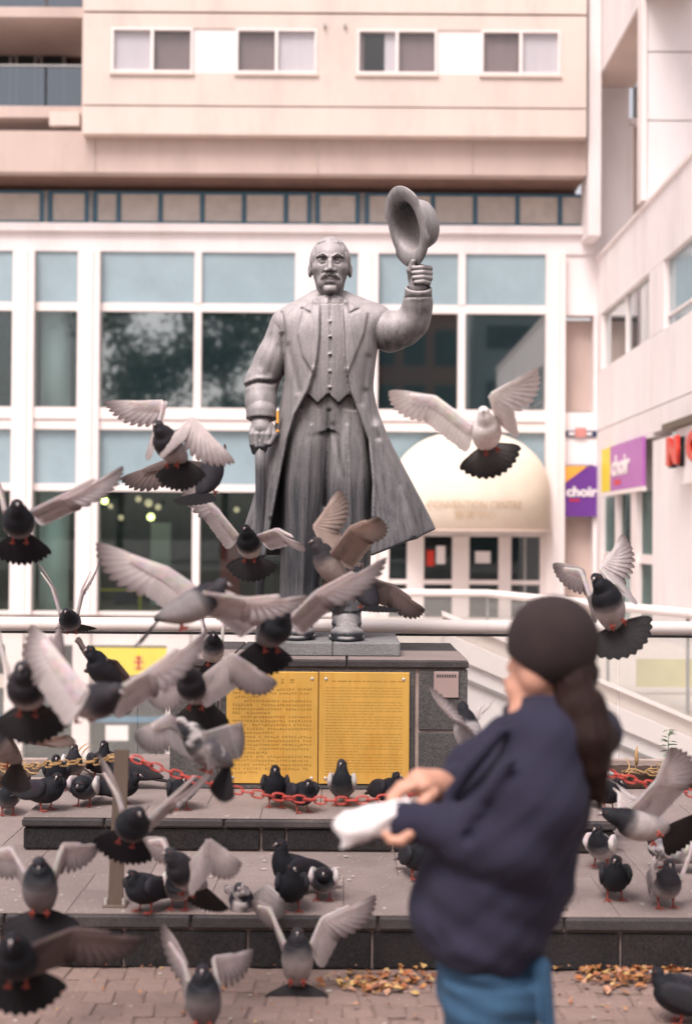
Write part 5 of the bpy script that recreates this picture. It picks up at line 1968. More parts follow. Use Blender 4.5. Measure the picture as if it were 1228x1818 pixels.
# far sleeve
F.path([wp(915, 92, 1330), wp(850, 100, 1388), wp(822, 90, 1420)], [54, 50, 46], 24)
F.path([wp(830, 90, 1410), wp(800, 36, 1398)], [48, 32], 10)
# hood lying on the shoulders, collar
F.path([wp(905, -40, 1272), wp(935, -80, 1280), wp(1000, -92, 1282), wp(1046, -60, 1286), wp(1058, 10, 1296), wp(1030, 76, 1283), wp(960, 84, 1262), wp(910, 40, 1266)], [15, 24, 34, 40, 42, 38, 26, 15], 10)
F.path([wp(1050, 0, 1308), wp(1040, -10, 1370)], [46, 26], 20)
F.cone(wp(983, 3, 1190), wp(977, 3, 1248), 55, 50, 8, 's')
# folds: ridges and valleys across sleeve and body
for a, b, r, md_ in (((800, -112, 1450), (890, -178, 1320), 10, 'u'), ((830, -138, 1490), (925, -186, 1390), 9, 'u'), ((770, -96, 1456), (840, -146, 1410), 7, 'u'), ((795, -60, 1400), (880, -120, 1280), 12, 'u'),
                   ((822, -150, 1450), (880, -190, 1340), 7, 's'), ((845, -196, 1480), (925, -222, 1370), 7, 's')):
    F.cone(wp(*a), wp(*b), r, r * .8, 14, md_)
F.path([wp(740, -120, 1520), wp(830, -180, 1566), wp(960, -190, 1556), wp(1030, -120, 1520)], [8, 12, 12, 8], 16, 's')
F.path([wp(742, -80, 1560), wp(776, -120, 1640)], [14, 10], 14, 's')
F.op(lambda X, Y, Z: (2.0 * np.sin((X * .55 - Z) * .050 + 1.2 * np.sin(Y * .03) + 1.3 * np.sin(X * .021)) + 1.5 * np.sin((X + Z * .6) * .052 + Y * .03 + 1.5 * np.sin(Z * .02)) + .7 * np.sin((X - Z) * .11 + Y * .04)).astype(np.float32), F.lo, F.lo + (F.n - 1) * F.res, 0, 'd')
F.op(lambda X, Y, Z: (Z - WZ(1694) + (X + 30) * .10 + 0 * Y).astype(np.float32), (WX(690), -260, WZ(1735)), (WX(1130), 200, WZ(1670)), 6, 's')
hoodie = link('hoodie', F.mesh('hoodie', wl, 1), MT['hoodie'], wr)
# jeans
F = Field((WX(740), -190, WZ(2125)), (WX(1010), 190, WZ(1630)), 5.0)


def jf(th, Z, x, y):
    return 3.2 * np.sin(Z * .075 + 1.4 * np.sin(th * 2)) + 2 * np.sin(Z * .16 + 3 * th) + 1.6 * np.sin(th * 5)


F.loft([(WZ(1640), WX(862), 80, 4, 120), (WZ(1700), WX(862), 86, 4, 126), (WZ(1770), WX(868), 84, 2, 124), (WZ(1800), WX(872), 78, 2, 118)], 0, 'u', jf)
for s in (-1, 1):
    F.loft([(WZ(1720), WX(866), 82, s * 56, 70), (WZ(1818), WX(876), 78, s * 60, 70), (WZ(1905), WX(888), 70, s * 60, 66), (WZ(2000), WX(892), 58, s * 60, 58), (WZ(2110), WX(896), 52, s * 60, 54)], 12, 'u', jf)
F.cone(wp(952, -70, 1690), wp(968, -90, 1800), 20, 10, 14)
jeans = link('jeans', F.mesh('jeans', wl, 1), MT['jeans'], wr)
MB().tube([Vector(wp(938, -126, 1700)) / KW, Vector(wp(944, -122, 1760)) / KW, Vector(wp(948, -128, 1818)) / KW, Vector(wp(946, -120, 1960)) / KW], .004, 6).build('side_seam', MT['jeans'], jeans, True)
for s in (-1, 1):
    F = Field((WX(770), s * 62 - 60, -3), (WX(940), s * 62 + 60, 70), 4.0)
    F.path([wp(905, s * 60, 2122), wp(850, s * 62, 2126), wp(808, s * 64, 2134)], [40, 36, 24], 8)
    F.op(lambda X, Y, Z: (2 - Z) * -1 * -1 + 0 * X + 0 * Y, F.lo, (WX(940), s * 62 + 60, 3), 0, 's')
    link('shoe', F.mesh('shoe', wl, 1), MT['shoe'], wr)
# knit cap with ribbed turn-up
F = Field((WX(880), -115, WZ(1245)), (WX(1085), 115, WZ(1045)), 3.2)
F.ell(wp(981, 0, 1143), (80, 92, 86), 0)
F.ell(wp(984, 0, 1120), (70, 82, 60), 20)
cut = lambda X, Y, Z: (Z - (WZ(1166) - .60 * (X - WX(912)) * (X < WX(1000)) - .60 * (WX(1000) - WX(912)) * (X >= WX(1000)) + .18 * (X - WX(1000)) * (X > WX(1000)) + .10 * Y)).astype(np.float32) * .85
F.op(cut, F.lo, F.lo + (F.n - 1) * F.res, 5, 's')
F.ell(wp(982, 0, 1146), (70, 82, 78), 2, 's')
F.op(lambda X, Y, Z: (.9 * np.sin(np.arctan2(Y, X - WX(981)) * 44)).astype(np.float32) + 0 * Z, F.lo, F.lo + (F.n - 1) * F.res, 0, 'd')
link('knit_cap', F.mesh('knit_cap', wl, 1), MT['beanie'], wr)
# hair: nape and long ponytail
F = Field((WX(950), -190, WZ(1460)), (WX(1130), 110, WZ(1150)), 3.2)
F.ell(wp(1012, -8, 1190), (50, 72, 42), 0)
F.path([wp(1012, -46, 1210), wp(1018, -86, 1246), wp(1026, -106, 1296), wp(1032, -108, 1340), wp(1042, -102, 1380), wp(1052, -94, 1412)], [32, 42, 42, 30, 17, 4], 14)
F.path([wp(1000, -56, 1225), wp(990, -98, 1272), wp(1006, -112, 1316)], [22, 24, 12], 14)
F.path([wp(1040, -70, 1235), wp(1056, -96, 1290), wp(1052, -100, 1330)], [16, 20, 10], 12)
F.op(lambda X, Y, Z: (1.0 * np.sin(X * .42 + Z * .05) + .8 * np.sin(X * .8 - Y * .5 + .03 * Z)).astype(np.float32), F.lo, F.lo + (F.n - 1) * F.res, 0, 'd')
link('hair', F.mesh('hair', wl, 1), MT['hair'], wr)

# crumpled paper bag in her left hand
bg_ = thing('paper_bag', 'crumpled white paper bag held open in the woman\'s hands', 'bag', P(650, 1462, YW - .09))
a = Vector(P(730, 1436, YW - .075)); b = Vector(P(600, 1478, YW - .10))
d = (b - a)
ln = d.length
d.normalize()
sd = d.cross(Vector((0, 0, 1))).normalized()
up = sd.cross(d).normalized()
rings = []
rr = random.Random(4)
for i in range(13):
    u = i / 12
    rad = .030 + .010 * math.sin(u * 2.4) + .004 * u
    ring = []
    for j in range(28):
        q = 2 * math.pi * j / 28
        nz = mnoise.noise(Vector((math.cos(q) * 2.2, math.sin(q) * 2.2, u * 5.5))) * .010 + mnoise.noise(Vector((math.cos(q) * 5, math.sin(q) * 5, u * 11 + 7))) * .005
        e = .006 * math.sin(3 * q + 1) * (u > .9)
        ring.append(a + d * (ln * u + e) + sd * math.cos(q) * (rad + nz) * 1.15 + up * math.sin(q) * (rad + nz) * .85)
    rings.append(ring)
inner = [[p + (a + d * ln * (i / 12) - p) * .06 for p in r] for i, r in enumerate(rings)][::-1]
m = MB()
m.rings(rings + inner[:-3], False, True)
o = m.build('bag', MT['paper'], None, True)
setp(o, bg_)
# ------------------------------------------------------------------ pigeons
MT['plume'] = M('plumage', (1, 1, 1), .7, .16, 40, .15, 160, vcol=True, spec=.15)
def translucent(m, k):
    t = m.node_tree
    b = t.nodes['Principled BSDF']
    o = [n for n in t.nodes if n.type == 'OUTPUT_MATERIAL'][0]
    tr = _n(t, 'ShaderNodeBsdfTranslucent')
    mx = _n(t, 'ShaderNodeMixShader')
    mx.inputs[0].default_value = k
    src = b.inputs['Base Color'].links[0].from_socket
    t.links.new(src, tr.inputs[0])
    t.links.new(b.outputs[0], mx.inputs[1])
    t.links.new(tr.outputs[0], mx.inputs[2])
    t.links.new(mx.outputs[0], o.inputs['Surface'])
    return m


MT['wing'] = translucent(M('wing_plumage', (1, 1, 1), .7, .12, 40, .10, 160, vcol=True, spec=.15), .55)
MT['leg'] = M('coral_leg', (.33, .062, .045), .55, .12, 40, .1, 120)
MT['beak'] = M('horn_beak', (.16, .12, .12), .4, .1, 30, 0)
MT['cere'] = M('white_cere', (.70, .62, .60), .6, .05, 30, 0)
MT['eye'] = M('orange_eye', (.16, .035, .012), .2, .05, 30, 0)

PAL = {  # body, chest/neck, head, belly, wing upper, wing under / flight, wing bars, tail
    'blue': dict(body=(.085, .078, .094), neck=(.018, .020, .024), head=(.030, .030, .038), belly=(.17, .15, .155), wing=(.48, .43, .43), under=(.86, .78, .77), bar=(.02, .018, .02), tail=(.010, .008, .010), tip=(.11, .085, .085)),
    'dark': dict(body=(.022, .020, .025), neck=(.010, .011, .014), head=(.018, .018, .023), belly=(.030, .027, .031), wing=(.028, .026, .032), under=(.38, .29, .27), bar=(.02, .018, .02), tail=(.009, .008, .009), tip=(.04, .032, .032)),
    'grey': dict(body=(.185, .165, .170), neck=(.030, .027, .032), head=(.045, .043, .050), belly=(.32, .28, .275), wing=(.60, .54, .53), under=(.92, .84, .83), bar=(.05, .04, .04), tail=(.012, .010, .011), tip=(.15, .11, .11)),
    'brown': dict(body=(.20, .155, .14), neck=(.030, .026, .029), head=(.040, .036, .040), belly=(.27, .215, .20), wing=(.27, .20, .17), under=(.70, .56, .50), bar=(.06, .045, .04), tail=(.012, .009, .010), tip=(.11, .075, .065)),
    'white': dict(body=(.82, .77, .75), neck=(.84, .79, .77), head=(.85, .80, .79), belly=(.78, .69, .66), wing=(.88, .83, .81), under=(.95, .90, .88), bar=(.02, .018, .02), tail=(.010, .008, .009), tip=(.55, .45, .42)),
    'mottle': dict(patch=(.52, .47, .46), body=(.10, .09, .105), neck=(.022, .022, .028), head=(.05, .048, .055), belly=(.20, .18, .18), wing=(.17, .15, .16), under=(.86, .78, .77), bar=(.02, .018, .02), tail=(.012, .010, .011), tip=(.10, .08, .08)),
    'pied': dict(body=(.30, .27, .275), neck=(.012, .012, .015), head=(.020, .020, .025), belly=(.42, .37, .36), wing=(.56, .50, .50), under=(.93, .87, .86), bar=(.05, .04, .045), tail=(.012, .010, .011), tip=(.20, .15, .15)),
}


def mixc(a, b, t):
    t = min(1, max(0, t))
    return tuple(x + (y - x) * t for x, y in zip(a, b))


def cat_interp(tab, n):
    T = np.array(tab, float)
    s = np.concatenate([[0], np.cumsum(np.linalg.norm(np.diff(T[:, :3], axis=0), axis=1))])
    q = np.linspace(0, s[-1], n)
    out = np.zeros((n, T.shape[1]))
    for c in range(T.shape[1]):
        m = np.gradient(T[:, c], s)
        idx = np.clip(np.searchsorted(s, q, 'right') - 1, 0, len(s) - 2)
        h = s[idx + 1] - s[idx]
        t = (q - s[idx]) / h
        out[:, c] = ((2 * t**3 - 3 * t**2 + 1) * T[idx, c] + (t**3 - 2 * t**2 + t) * h * m[idx] + (-2 * t**3 + 3 * t**2) * T[idx + 1, c] + (t**3 - t**2) * h * m[idx + 1])
    return out, q / s[-1], s / s[-1]


def body_mesh(spine, pal, rnd, head_at, neck_at, n=26, seg=16, chest=.17):
    """spine rows: x, y, z, half width, half height; returns an object mesh with painted plumage"""
    R, u, us = cat_interp(spine, n)
    pts = [Vector(r[:3]) for r in R]
    m = MB()
    rnd_off = rnd.uniform(0, 50)
    rings, cols = [], []
    up0 = Vector((0, 0, 1))
    uh, un = us[head_at], us[neck_at]
    prev = None
    for i, p in enumerate(pts):
        t = (pts[min(i + 1, n - 1)] - pts[max(i - 1, 0)]).normalized()
        if prev is None:
            sx = t.cross(up0).normalized()
        else:
            sx = (prev - t * prev.dot(t)).normalized()
        prev = sx
        up = sx.cross(t).normalized()
        ring = []
        for j in range(seg):
            a = 2 * math.pi * j / seg
            rw, rh = max(R[i, 3], .001), max(R[i, 4], .001)
            q = p + sx * math.cos(a) * rw + up * math.sin(a) * rh
            ring.append(q)
            top = math.sin(a)
            c = mixc(pal['belly'], pal['body'], .5 + .9 * top)
            k = (u[i] - (un - chest)) / .10
            c = mixc(c, pal['neck'], k + .15 * math.sin(a * 3 + i))
            if 0 < k < 2.2 and u[i] < uh - .06: c = mixc(c, (.018, .021, .026) if (i + j) % 3 else (.026, .018, .028), .3 if sum(pal['neck']) < .3 else .06)
            c = mixc(c, pal['head'], (u[i] - (uh - .10)) / .07)
            if u[i] < .14: c = mixc(pal['tail'], c, u[i] / .14)
            if 'patch' in pal and mnoise.noise(q * 26 + Vector((rnd_off, 0, 0))) > .12: c = mixc(c, pal['patch'], .8)
            j2 = 1 + rnd.uniform(-.08, .08)
            cols.append(tuple(x * j2 for x in c))
        rings.append(ring)
    m.rings(rings, True, True, cols)
    return m


def add_head_bits(root, hp, hd, up, s=1.0):
    """hp head centre, hd look direction (local)"""
    hd = hd.normalized()
    sd = hd.cross(up).normalized()
    up = sd.cross(hd).normalized()
    b0 = hp + hd * .0155 * s - up * .002
    m = MB()
    m.tube([b0, b0 + hd * .010 - up * .0015, b0 + hd * .019 - up * .005], [.0052, .0042, .0010], 7)
    m.build('beak', MT['beak'], root, True)
    m = MB()
    m.tube([b0 + up * .0030 - hd * .001, b0 + up * .0030 + hd * .006], [.0050, .0032], 7)
    m.build('cere', MT['cere'], root, True)
    for k in (-1, 1):
        c = hp + sd * k * .0155 * s + hd * .006 + up * .004
        m = MB()
        m.rings([[c + (sd * k * math.cos(a) + (hd * math.cos(b) + up * math.sin(b)) * math.sin(a)) * .0034 for b in [2 * math.pi * j / 8 for j in range(8)]] for a in (.15, .7, 1.25, 1.8)])
        m.build('eye', MT['eye'], root, True)


def blade(m, root, d, L, w, nrm, col0, col1, lift=0.0, curve=0.0):
    """one flight feather: rounded blade of eight faces with a raised shaft line"""
    d = d.normalized()
    s = nrm.cross(d).normalized()
    prof = ((0, .45), (.35, .85), (.75, 1.0), (.93, .72), (1.0, .18))
    v, c = [], []
    for t, k in prof:
        p = root + d * L * t + nrm * (lift + curve * t * t)
        v += [p - s * w * .5 * k, p + nrm * .0005, p + s * w * .5 * k]
        cc = mixc(col0, col1, (t - .35) / .65)
        e = mixc(cc, tuple(x * .62 for x in cc), .40)
        c += [e, cc, mixc(cc, col1, .3)]
    f = []
    for i in range(len(prof) - 1):
        a = i * 3
        f += [(a, a + 1, a + 4, a + 3), (a + 1, a + 2, a + 5, a + 4)]
    m.add(v, f, c)


def wing_open(S, Wr, T, c, pal, rnd, spread=1.0, fwd=None):
    """open wing: shoulder, wrist, tip, trailing direction (all local)"""
    m = MB()
    arm = (Wr - S)
    hand = (T - Wr)
    ah = arm.normalized(); hh = hand.normalized()
    span = (T - S).normalized()
    c = (c - span * c.dot(span)).normalized()
    nrm = span.cross(c).normalized()
    CL = .112
    hl = hand.length * .45
    base, tip = pal['under'], pal['tip']
    sec = 11
    for i in range(sec):
        u = (i + .1) / sec
        root = S.lerp(Wr, u)
        d = (c + ah * (.05 + .30 * u)).normalized()
        blade(m, root, d, CL * (1.0 + .015 * math.sin(i * 2.1)), .038, nrm, mixc(base, pal['wing'], .35), mixc(base, tip, .55), lift=-.0009 * i, curve=.006)
    pr = 10
    for i in range(pr):
        v = i / (pr - 1)
        root = Wr + hh * hl * v
        k = v ** .85
        d = (c.slerp(hh, min(.985, .10 + .90 * k)) if c.angle(hh) < 3.1 else hh).normalized()
        L = CL * (1 - v) ** 1.0 * 1.0 + (hand.length - hl) * v + .030 * math.sin(v * math.pi)
        blade(m, root, d, L, (.034 - .012 * v) * spread, nrm, mixc(base, pal['wing'], .15), tip, lift=-.0011 * (sec + i), curve=.008)
    # coverts: padded leading part of the wing
    st = 13
    pts = []
    for i in range(st):
        t = i / (st - 1)
        pts.append(S.lerp(Wr, t / .55) if t < .55 else Wr.lerp(Wr + hh * hl * 1.15, (t - .55) / .45))
    V, C, Fc = [], [], []
    prof = ((0, 0, 0), (.10, .9, 0), (.35, 1, 0), (.62, .6, 0), (.80, .08, 0), (.62, -.35, 0), (.35, -.7, 0), (.10, -.8, 0))
    for i, p in enumerate(pts):
        t = i / (st - 1)
        ch = CL * (.66 - .40 * t ** 1.6)
        th = .0085 * (1 - .75 * t) + .0015
        cd_ = c if t < .5 else c.slerp(hh, min(.5, (t - .5) * .9))
        for a, b, _ in prof:
            V.append(p - cd_ * .006 + cd_ * ch * a + nrm * th * b)
            cc = mixc(pal['wing'], base, .35 + .5 * t)
            if abs(a - .62) < .01 and i % 2 == 0: cc = mixc(cc, pal['bar'], .20)
            if a == .80: cc = mixc(cc, base, .4)
            C.append(tuple(x * (1 + rnd.uniform(-.08, .08)) for x in cc))
    k = len(prof)
    for i in range(st - 1):
        for j in range(k):
            Fc.append((i * k + j, i * k + (j + 1) % k, (i + 1) * k + (j + 1) % k, (i + 1) * k + j))
    Fc += [tuple(range(k)), tuple(reversed(range((st - 1) * k, st * k)))]
    m.add(V, Fc, C)
    return m


def fan_tail(base, back, side, nrm, pal, half, L, n=12, pale=0.0):
    m = MB()
    for i in range(n):
        a = half * (2 * i / (n - 1) - 1)
        d = back * math.cos(a) + side * math.sin(a)
        w = max(.022, 2.0 * half * L / n * 1.45)
        c0 = mixc(mixc(pal['tail'], pal['body'], .12), (.6, .5, .5), pale)
        blade(m, base + side * .012 * (2 * i / (n - 1) - 1), d, L * (1 - .03 * abs(2 * i / (n - 1) - 1)), w, nrm, c0, pal['tail'], lift=.0008 * (n / 2 - abs(i - n / 2)))
    return m


def legs_tucked(root, col=None):
    for k in (-1, 1):
        m = MB()
        h = Vector((-.050, k * .020, -.036))
        a = h + Vector((-.010, k * .003, -.020))
        m.tube([h, a], [.0055, .0038], 6)
        for dd in ((.030, .0, -.008), (.022, .014, -.010), (.022, -.014, -.010), (-.016, 0, -.008)):
            m.tube([a, a + Vector(dd) * .4 + Vector((0, 0, -.003)), a + Vector(dd) * .7], [.0040, .0034, .0014], 5)
        m.build('leg', MT['leg'], root, True)


BIRDS = []


def flying(label, px, py, d, fwd, tipA, tipB, kind='blue', sA=1, sB=1, wA=None, wB=None, cA=None, cB=None, look=None, fan=50, tail_pitch=45, s=1.0, L=.31, spread=1.0, legs=True, roll=0.0, pale=0.0, level=0.0):
    """px,py,d: body centre.  tipA / tipB: photograph position of the wing tip on the viewer's left / right; sA, sB: +1 tip farther, -1 nearer."""
    rnd = random.Random(int(px * 7 + py))
    pal = PAL[kind]
    c = P(px, py, d)
    f = Vector(fwd)
    if level: f.z *= level
    f.normalize()
    wu = Vector((0, 0, 1))
    if abs(f.dot(wu)) > .97: wu = Vector((0, 1, 0))
    left = wu.cross(f).normalized()
    up = f.cross(left).normalized()
    if roll:
        R = Matrix.Rotation(roll, 3, f)
        left, up = R @ left, R @ up
    MW = Matrix(((f.x * s, left.x * s, up.x * s, c.x), (f.y * s, left.y * s, up.y * s, c.y), (f.z * s, left.z * s, up.z * s, c.z), (0, 0, 0, 1)))
    root = thing('pigeon', label, 'pigeon', c, 'pigeons flocking round the statue')
    root.matrix_world = MW
    inv = MW.inverted()
    loc = lambda p: inv @ p
    dirl = lambda v: (inv.to_3x3() @ Vector(v)).normalized()
    # head looks level, roughly where the bird is heading
    if look is None:
        lk = Vector((f.x, f.y, .0))
        if lk.length < .2: lk = Vector((0, -1, 0))
        look = (lk.normalized() + Vector((0, 0, -.15)))
    hd = dirl(look)
    upl = dirl((0, 0, 1))
    nk = Vector((.085, 0, .012)) + hd * .012
    hp = Vector((.105, 0, .022)) + hd * .014
    sp = [(-.128, 0, .004, .006, .005), (-.115, 0, .003, .022, .012), (-.085, 0, .0, .038, .028), (-.045, 0, -.006, .050, .043), (.0, 0, -.008, .056, .051), (.040, 0, -.004, .051, .049), (.068, 0, .006, .038, .038),
          (nk.x, nk.y, nk.z, .026, .026), (hp.x, hp.y, hp.z, .0205, .0205), (hp.x + hd.x * .013, hp.y + hd.y * .013, hp.z + hd.z * .013, .0135, .0135), (hp.x + hd.x * .018, hp.y + hd.y * .018, hp.z + hd.z * .018, .004, .004)]
    body_mesh(sp, pal, rnd, 8, 6, chest=(.26 if level else .17) if kind != 'white' else .12).build('body', MT['plume'], root, True)
    add_head_bits(root, hp, hd, upl)
    # wings
    shl = {1: Vector((.048, .044, .020)), -1: Vector((.048, -.044, .020))}
    side_of = {}
    xa = px_of(MW @ shl[1])[0]
    xb = px_of(MW @ shl[-1])[0]
    kA = 1 if xa < xb else -1
    for tip, sg, wr_, cc, k in ((tipA, sA, wA, cA, kA), (tipB, sB, wB, cB, -kA)):
        if tip is None: continue
        Sw = MW @ shl[k]
        t2 = P(tip[0], tip[1], Sw.y)
        l2 = math.hypot(t2.x - Sw.x, t2.z - Sw.z)
        dy = math.sqrt(max(0.0, (L * s) ** 2 - l2 * l2)) * sg
        Tw = P(tip[0], tip[1], Sw.y + dy)
        if wr_ is not None:
            Ww = P(wr_[0], wr_[1], Sw.y + dy * .42)
        else:
            Ww = Sw.lerp(Tw, .43) + f * .045 * s + Vector((0, 0, .02))
        chord = Vector(cc).normalized() if cc is not None else (-f * .75 + Vector((0, .05, -.45))).normalized()
        wing_open(shl[k], loc(Ww), loc(Tw), dirl(chord), pal, rnd, spread).build('wing', MT['wing'], root, False, recalc=False)
    tp = math.radians(tail_pitch)
    back = Vector((-math.cos(tp), 0, -math.sin(tp)))
    nrm = Vector((-math.sin(tp), 0, math.cos(tp)))
    fan_tail(Vector((-.105, 0, .0)), back, Vector((0, 1, 0)), nrm, pal, math.radians(fan), .125, pale=pale).build('tail', MT['plume'], root, recalc=False)
    if legs: legs_tucked(root)
    BIRDS.append(root)
    return root


def standing(label, px, py, z, yaw, kind='dark', posture=1.0, head_yaw=0.0, s=1.0, puff=1.0, head_down=0.0, wings_up=None, d=None):
    """px, py: where the feet touch; z: height of the surface; yaw: heading in degrees, 0 = +X (viewer's right), -90 = towards the viewer"""
    rnd = random.Random(int(px * 5 + py))
    pal = PAL[kind]
    # ground point on plane z
    p1 = P(px, py, 5.0)
    if d is None:
        k = (z - CAM.z) / (p1.z - CAM.z)
        g = CAM + (p1 - CAM) * k
    else:
        g = P(px, py, d)
        g.z = z
    root = thing('pigeon', label, 'pigeon', g, 'pigeons flocking round the statue')
    a = math.radians(yaw)
    root.rotation_euler = (0, 0, a)
    root.scale = (s, s, s)
    q = posture
    hy = math.radians(head_yaw)
    hd = Vector((math.cos(hy), math.sin(hy), -.12 - head_down))
    hz = .150 + .062 * q - .05 * head_down
    hx = .062 + .018 * (1 - q) + .02 * head_down
    LOW = .027
    hz -= LOW
    hp = Vector((hx, 0, hz + .0))
    sp = [(-.125, 0, .078 - .03 * (q - 1) - LOW, .006, .005), (-.108, 0, .082 - LOW, .022, .014), (-.075, 0, .092 - LOW, .040 * puff, .032), (-.035, 0, .102 - LOW, .053 * puff, .047), (.008, 0, .112 + .006 * q - LOW, .057 * puff, .056), (.040, 0, .126 + .012 * q - LOW, .050 * puff, .052),
          (.057, 0, .140 + .026 * q - LOW, .036 * puff, .036), (hx - .002, 0, hz - .022, .0235, .024), (hp.x + hd.x * .002, hd.y * .002, hp.z, .0205, .0215),
          (hp.x + hd.x * .013, hd.y * .013, hp.z + hd.z * .010 + .001, .0140, .0145), (hp.x + hd.x * .019, hd.y * .019, hp.z + hd.z * .014, .004, .004)]
    body_mesh(sp, pal, rnd, 8, 6).build('body', MT['plume'], root, True)
    add_head_bits(root, hp + Vector((hd.x * .002, hd.y * .002, 0)), hd, Vector((0, 0, 1)))
    for k in (-1, 1):
        if wings_up is None:
            m = MB()
            rings, cols = [], []
            n = 14
            for i in range(n):
                t = i / (n - 1)
                x = .052 - .245 * t
                zc = .136 - LOW + .008 * q - .060 * t - .010 * (q - 1) * t
                yc = k * (.050 * puff * (1 - .10 * t) + .004 - .040 * t ** 2.2)
                hh = .046 * math.sin(math.pi * min(1, .12 + .55 * t ** .55)) * (1 - t ** 3) + .003
                ww = .011 * (1 - .7 * t) + .002
                ring = []
                for j in range(10):
                    b = 2 * math.pi * j / 10
                    ring.append(Vector((x, yc + math.cos(b) * ww * k, zc + math.sin(b) * hh)))
                    cc = pal['wing']
                    lo_ = math.sin(b) < .5
                    if kind in ('blue', 'grey', 'pied') and lo_ and i in (7, 10): cc = mixc(cc, pal['bar'], .8)
                    if 'patch' in pal and mnoise.noise(ring[-1] * 40 + Vector((px, 0, 0))) > .05: cc = mixc(cc, pal['patch'], .85)
                    if t > .75: cc = mixc(cc, pal['tip'], .8)
                    cols.append(tuple(v * (1 + rnd.uniform(-.14, .14)) for v in cc))
                rings.append(ring)
            m.rings(rings, True, True, cols)
            # folded primaries crossing over the rump
            for j in range(4):
                blade(m, Vector((-.085 - .012 * j, k * (.034 - .004 * j), 0.090 - LOW - .003 * j)), Vector((-1, -k * .16, -.17 + .01 * j)), .105, .017, Vector((0, k * .8, .6)).normalized(), mixc(pal['wing'], pal['tip'], .5), pal['tip'])
            m.build('wing', MT['plume'], root, True, recalc=False)
    if wings_up is not None:
        bpy.context.view_layer.update()
        inv = root.matrix_world.inverted()
        for (tip, dy, k) in wings_up:
            S = Vector((.045, .046 * k, .142 - LOW))
            Sw = root.matrix_world @ S
            Tw = P(tip[0], tip[1], Sw.y + dy)
            T = inv @ Tw
            Wr = S.lerp(T, .42) + Vector((.02, .02 * k, .015))
            wing_open(S, Wr, T, (inv.to_3x3() @ Vector((0, .55, -.6))), pal, rnd).build('wing', MT['wing'], root, recalc=False)
    fan_tail(Vector((-.108, 0, .082 - LOW)), Vector((-1, 0, -.20 - .12 * (q - 1))).normalized(), Vector((0, 1, 0)), Vector((-.2, 0, 1)).normalized(), pal, math.radians(7), .115, 7).build('tail', MT['plume'], root, recalc=False)
    for k in (-1, 1):
        m = MB()
        hip = Vector((-.005, k * .024, .082 - LOW))
        ank = Vector((-.004 + rnd.uniform(-.006, .01), k * .027, .030))
        ft = Vector((.004 + rnd.uniform(-.012, .012), k * .029, .005))
        m.tube([hip, ank], [.013, .0050], 7)
        m.tube([ank, ft], [.0034, .0030], 6)
        for dx, dy in ((.034, 0), (.027, .018), (.027, -.018), (-.018, 0)):
            m.tube([ft, ft + Vector((dx * .55, dy * .55, .001)), ft + Vector((dx, dy, -.003))], [.0034, .0028, .0014], 5)
        m.build('leg', MT['leg'], root, True)
    BIRDS.append(root)
    return root


# ---- birds in the air (viewer's left wing tip, right wing tip)
flying('grey pigeon with rounded wings spread, highest of the flock left of the statue', 302, 790, 5.5, (-.22, -.50, .80), (180, 714), (420, 825), 'grey', 1, -1, (292, 712), (345, 742), (.15, -.1, -.9), (-.75, .1, -.55), (-.45, -.9, -.1), 56, 68, level=.42)
flying('brown winged pigeon just below the highest grey pigeon, seen from behind its tail', 372, 842, 6.2, (.25, .55, .75), (212, 850), (392, 790), 'dark', -1, 1, (300, 815), (395, 800), (.1, -.1, -.9), (0, .1, -.9), (.6, .7, 0), 52, -20, L=.32)
flying('dark headed pigeon with a white leading edge hovering beside the cane of the statue', 442, 966, 6.6, (-.05, -.62, .78), (320, 853), (540, 962), 'pied', 1, -1, (388, 906), (492, 938), (-.2, .55, -.75), (0, .75, -.45), (-.25, -1, -.05), 62, 66, level=.5)
flying('pigeon at the left edge with a long pale wing raised over the white pillar', 34, 925, 4.9, (.10, -.75, .55), (-40, 800), (217, 822), 'blue', 1, -1, (0, 870), (110, 880), (0, .7, -.6), (.1, .75, -.5), (.35, -1, -.05), 48, 58, L=.32, level=.5)
flying('small dark pigeon holding its wings in a steep narrow V before the handrail', 125, 1100, 7.3, (0, -.92, .25), (57, 994), (174, 990), 'blue', 1, 1, (92, 1042), (146, 1045), (.1, .85, -.4), (-.1, .85, -.4), (0, -1, -.05), 52, 10, L=.33)
flying('large blurred grey pigeon flying to the right with its broad near wing swept up', 340, 1072, 4.5, (.80, .15, .38), (170, 963), (545, 1052), 'grey', -1, 1, (300, 1010), (440, 1062), (-.7, -.1, -.65), (-.3, .5, -.6), (.9, -.25, -.05), 32, 25, L=.36)
flying('pigeon with wings stretched in a wide V in front of the statue\'s shoes', 486, 1116, 4.8, (.30, -.66, .62), (372, 1052), (684, 985), 'blue', -1, -1, (420, 1060), (560, 1050), (-.1, .7, -.5), (.25, .6, -.6), (.6, -.9, -.05), 52, 62, L=.36, level=.6)
flying('brownish pigeon facing left with both wings lifted before the trouser legs of the statue', 588, 1004, 5.6, (-.55, -.15, .72), (602, 872), (674, 914), 'brown', 1, -1, (556, 935), (622, 935), (.75, .2, -.2), (.6, .3, -.6), (-.9, -.35, 0), 40, 60)
flying('dark tailed pigeon half hidden, its right wing drooping beside the statue\'s shoe', 648, 1046, 6.4, (-.30, .65, .60), (610, 1010), (757, 1082), 'dark', 1, -1, (640, 1000), (700, 1040), (0, .2, -.8), (-.1, .3, -.8), (-.5, .6, 0), 46, -25, L=.30)
flying('white pigeon with a black fan tail flying in front of the dome awning', 862, 766, 5.2, (-.08, -.72, .60), (686, 697), (957, 650), 'white', 1, -1, (772, 704), (870, 700), (.10, .25, -.85), (.45, .25, -.75), (-.12, -1, .0), 64, 62, L=.36, roll=.38, level=.6)
